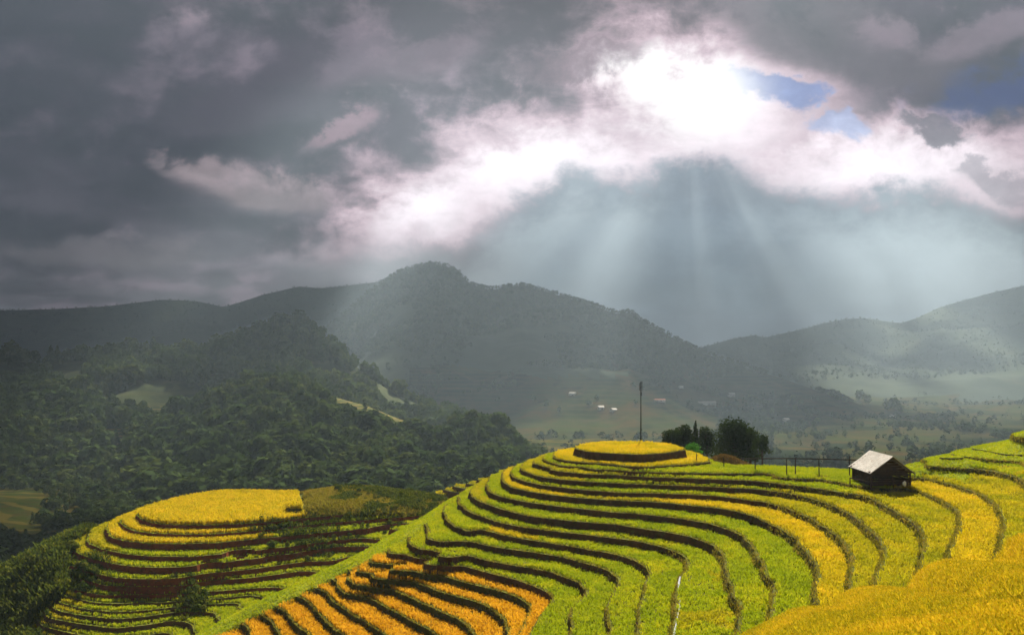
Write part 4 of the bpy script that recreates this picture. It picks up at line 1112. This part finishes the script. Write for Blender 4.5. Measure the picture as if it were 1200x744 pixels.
# ------------------------------------------------------------------ pole fence
def fence():
    t = empty('pole_fence', (*atd(945, 558, 67.0)[:2], -10.0), 0, 'thin dark pole fence with one rail along the edge of the green field', 'fence')
    o = np.array(t.location)
    for px_, tp, bt in ((885, 537, 552.5), (922, 536.5, 557.5), (932, 536, 558), (960, 537, 558), (995.5, 534, 559.5)):
        d = ZA[2]*F/(bt-HY); c_ = atd(px_, bt, d); top = (bt-tp)/F*d
        mb = MB(); mb.tube([(c_[0]-o[0], c_[1]-o[1], c_[2]-o[2]-.3), (c_[0]-o[0]+random.uniform(-.04, .04), c_[1]-o[1], c_[2]-o[2]+top)], [.055, .042], 7)
        mb.build('fence_post', M['post'], t)
    rail = [(868, 537.5, 72), (922, 537, 68.0), (960, 537.6, 67.6), (996, 538.6, 67.0), (1030, 540, 66)]
    pts = [np.array(atd(*q))-o for q in rail]
    mb = MB(); mb.tube([tuple(q) for q in pts], .05, 6); mb.build('rail', M['post'], t)
fence()
for px_, tp, bt, lab in ((816, 531, 542, 'short dark stick standing by the golden hilltop bush'), (848, 536, 549, 'dark stick standing in the green field below the dry mound')):
    z_ = ZA[1] if px_ < 830 else ZA[2]
    d = z_*F/(bt-HY); c_ = atd(px_, bt, d)
    mb = MB(); mb.tube([(0, 0, -.3), (.02, 0, (bt-tp)*.5/F*d), (-.01, 0, (bt-tp)/F*d)], [.05, .045, .035], 7)
    mb.tube([(0, 0, (bt-tp)*.7/F*d), (.14, 0, (bt-tp)*.85/F*d)], [.025, .018], 6)
    o = mb.build('wooden_stick', M['post']); o.location = c_; tag(o, lab, 'stick')

# ------------------------------------------------------------------ field hut
def hut():
    d = 61.5; gx, gy, gz = atd(1043.5, 575, d)
    t = empty('field_hut', (gx, gy, gz), math.radians(-2), 'small dark timber field hut with a pale metal roof among the terraces', 'hut')
    W, L_, he, hr = 3.1, 3.5, 1.52, 2.72
    # posts
    for sx in (-1, 1):
        for yy in (0, L_/2, L_):
            mb = MB(); mb.tube([(sx*W/2, yy, -.35), (sx*W/2, yy, he)], .075, 7); mb.build('post', M['wood'], t)
    mb = MB(); mb.tube([(.15, -.02, -.35), (.15, -.02, 1.2)], .06, 7); mb.build('post', M['wood'], t)
    # raised floor
    mb = MB()
    for i in range(9): mb.box((0, .2+i*.4, .42), (W-.05, .37, .06), (0, 0, random.uniform(-.01, .01)))
    mb.build('floor', M['wood'], t)
    # plank walls: left, right, back with gaps
    for nm, sx in (('wall', -1), ('wall', 1)):
        mb = MB()
        for i in range(6):
            mb.box((sx*(W/2-.1), L_/2, .55+i*.18), (.035, L_-.2, .155), (random.uniform(-.03, .03), 0, 0))
        mb.build(nm, M['wood'], t)
    mb = MB()
    for i in range(11): mb.box((-W/2+.15+i*.29, L_-.1, 1.02), (.27, .04, 1.35+random.uniform(-.05, .1)))
    for i in range(5):
        zz = 1.75+i*.19; mb.box((0, L_-.06, zz), (max(.2, W*(1-(zz-1.5)/1.25)), .04, .17))
    mb.build('wall', M['wood'], t)
    # front: low boards and planked gable
    mb = MB()
    for i in range(3): mb.box((.0, .02, .5+i*.17), (W*.96, .035, .15), (0, random.uniform(-.02, .02), 0))
    mb.build('wall', M['wood'], t)
    mb = MB()
    for i in range(6):
        zz = he-.22+i*.2; half = W/2*(1-max(0, zz-he+.1)/(hr-he))
        mb.box((0, .0+.02*(i % 2), zz), (max(.2, 2*half-.1), .04, .17), (0, random.uniform(-.015, .015), 0))
    mb.build('gable', M['wood'], t)
    # beams
    for yy in (-.1, L_):
        mb = MB(); mb.tube([(-W/2-.2, yy, he), (W/2+.25, yy, he)], .06, 7); mb.build('beam', M['wood'], t)
    mb = MB(); mb.tube([(0, -.35, hr), (0, L_+.3, hr)], .06, 7); mb.build('ridge_pole', M['wood'], t)
    # roof: two sheets, slightly corrugated
    for sx in (-1, 1):
        n = 48; V = []; Fc = []
        ov = .22
        for i in range(n+1):
            yy = -.45+(L_+.85)*i/n; wv = .022*math.sin(i*math.pi/2)
            for r in (0, .5, 1):
                hx = (W/2+ov)*r; hz = hr+.10-(hr-he)*(W/2+ov)/(W/2)*r-.05*math.sin(r*math.pi)
                V += [(sx*hx, yy, hz+wv), (sx*hx, yy, hz+wv-.035)]
        def vid(i, r, s_): return i*6+r*2+s_
        for i in range(n):
            for r in (0, 1):
                Fc.append([vid(i, r, 0), vid(i+1, r, 0), vid(i+1, r+1, 0), vid(i, r+1, 0)])
                Fc.append([vid(i, r, 1), vid(i, r+1, 1), vid(i+1, r+1, 1), vid(i+1, r, 1)])
            Fc.append([vid(i, 2, 0), vid(i+1, 2, 0), vid(i+1, 2, 1), vid(i, 2, 1)])
        for r in (0, 1):
            Fc.append([vid(0, r, 0), vid(0, r+1, 0), vid(0, r+1, 1), vid(0, r, 1)]); Fc.append([vid(n, r, 0), vid(n, r, 1), vid(n, r+1, 1), vid(n, r+1, 0)])
        link('roof', poly_mesh('roof', V, Fc), M['roof'], t)
    # rafters at the front edge
    for sx in (-1, 1):
        mb = MB(); mb.tube([(0, -.4, hr+.02), (sx*(W/2+.2), -.4, he-.10)], .05, 6); mb.build('rafter', M['wood'], t)
    # lean-to rail on the left
    mb = MB(); mb.tube([(-W/2-.05, .05, .72), (-W/2-1.0, 1.6, .78)], .05, 6); mb.tube([(-W/2-1.0, 1.6, -.3), (-W/2-1.0, 1.6, .8)], .045, 6); mb.build('side_rail', M['wood'], t)
hut()
b = atd(1060, 569, 60.0)
mb = MB(); r = bmesh.ops.create_icosphere(mb.bm, subdivisions=3, radius=.5)
for v in mb.bm.verts:
    n_ = math.sin(v.co.x*9)*.04+math.sin(v.co.y*11+v.co.z*7)*.04; v.co *= 1+n_
    v.co.x *= .45; v.co.y *= .4; v.co.z = v.co.z*.75+.3
    if v.co.z > .5: v.co.x *= .45; v.co.y *= .45
o = mb.build('sack', M['sack']); o.location = b; o.scale = (.6, .6, .6); tag(o, 'small white sack standing beside the dark field hut', 'sack')

# ------------------------------------------------------------------ valley buildings and scattered trees
def ground_at(px_, py_):
    """walk along the sight line until the valley ground or a hill is met"""
    u_ = (px_-CX)/F; best = None
    dd = np.linspace(250, 2400, 700)
    i = np.clip(np.searchsorted(us, u_)-1, 0, len(us)-2); fu = (u_-us[i])/(us[i+1]-us[i])
    gz = np.interp(dd, ds, GZ[i]*(1-fu)+GZ[i+1]*fu)
    tops = [gz]
    for nm in HILLS:
        X, Y, Z, T = HILLS[nm]; U_ = X[:, 20]/Y[:, 20]
        if u_ < U_[0] or u_ > U_[-1]: continue
        i = np.clip(np.searchsorted(U_, u_)-1, 0, len(U_)-2)
        o_ = np.argsort(Y[i]); tops.append(np.interp(dd, Y[i][o_], Z[i][o_], left=-999, right=-999))
    top = np.max(tops, 0); hit = np.where(top >= -(py_-HY)/F*dd)[0]
    d = dd[hit[0]] if len(hit) else 1500.
    return (u_*d, d, float(-(py_-HY)/F*d))
def house(px_, py_, wpx, hpx, label, roofmat, rz):
    c_ = ground_at(px_, py_); d = c_[1]; w = wpx/F*d; h = max(2.6, hpx/F*d); l = min(w, 7.0)
    t = empty('farm_building', c_, rz, label, 'building')
    mb = MB(); mb.box((0, 0, h*.28-.6), (w, l, h*.6+1.2)); mb.build('wall', M['white'], t)
    mb = MB(); o_ = .6
    A_ = [(-w/2-o_, -l/2-o_, h*.55), (w/2+o_, -l/2-o_, h*.55), (w/2+o_, 0, h), (-w/2-o_, 0, h), (-w/2-o_, l/2+o_, h*.55), (w/2+o_, l/2+o_, h*.55)]
    vs = [mb.bm.verts.new(v) for v in A_]
    for f in ((0, 1, 2, 3), (3, 2, 5, 4), (0, 3, 4), (1, 5, 2), (0, 4, 5, 1)): mb.bm.faces.new([vs[i] for i in f])
    mb.build('roof', roofmat, t)
    mb = MB(); mb.box((w*.1, -l/2-.05, h*.1), (min(1.2, w*.2), .1, h*.45)); mb.build('door', M['wood'], t)
    for q in (-.3, .32):
        mb = MB(); mb.box((w*q, -l/2-.05, h*.3), (min(1.1, w*.14), .1, h*.2)); mb.build('window', M['metal'], t)
for a in ((828, 474, 20, 4, 'long low building with a white roof in the middle of the valley', M['roof'], .05),
          (857, 464, 7, 4, 'small white roofed house above and right of the long building', M['roof'], .3),
          (671, 463, 7, 4, 'lone white roofed house below the big mountain left of the mast', M['roof'], -.4),
          (704, 479, 6, 4, 'small pale house beside the lane left of the mast', M['roof'], .2),
          (719, 482, 6, 4, 'small white house closest to the left of the mast', M['roof'], .5),
          (773, 470, 12, 3, 'low reddish roofed shed between the mast and the long building', M['tile'], 0),
          (921, 493, 6, 3.5, 'small white house above the right end of the tree clump', M['roof'], .2),
          (1046, 489, 5, 3.5, 'tiny white house far out on the valley floor above the hut', M['roof'], -.2),
          (798, 455, 4, 3, 'tiny pale house high on the slope right of the mast', M['roof'], .1)):
    house(*a)
vt = [(930, 472, 9), (938, 476, 8), (975, 466, 10), (982, 470, 12), (990, 473, 9), (1008, 470, 13), (1016, 474, 12), (1040, 482, 12), (1048, 480, 14), (1055, 484, 10),
      (932, 482, 8), (905, 486, 8), (925, 514, 6), (935, 514, 7), (945, 513, 6), (955, 513, 8), (990, 512, 7), (958, 496, 7), (905, 505, 8), (893, 500, 7), (700, 470, 8), (690, 476, 8), (745, 474, 6), (850, 480, 6),
      (880, 470, 8), (640, 478, 9), (655, 484, 8), (625, 470, 8), (1075, 494, 8), (1090, 498, 7), (1030, 497, 6), (1010, 500, 6)]
proto = None
lowc = None
for i, (px_, py_, hp) in enumerate(vt):
    c_ = ground_at(px_, py_); h = hp/F*c_[1]
    if proto is None:
        t = empty('valley_tree', c_); proto = t
        mb = MB(); mb.tube([(0, 0, -.1), (0, 0, .5)], [.03, .015], 6); mb.build('trunk', M['bark'], t)
        pr = TREES[0].copy(); link('crown', quad_mesh('crown', pr, RNG.uniform(0, 1, len(pr))), M['forest'], t)
    else:
        t = proto.copy(); COL.objects.link(t); t.location = c_
        for ch in list(proto.children):
            q = ch.copy(); COL.objects.link(q); q.parent = t
    t.scale = (h*random.uniform(.8, 1.2), h*random.uniform(.8, 1.2), h); t.rotation_euler = (0, 0, random.uniform(0, 6))
    tag(t, 'small dark tree standing alone on the hazy valley floor', 'tree', 'scattered trees on the valley floor')
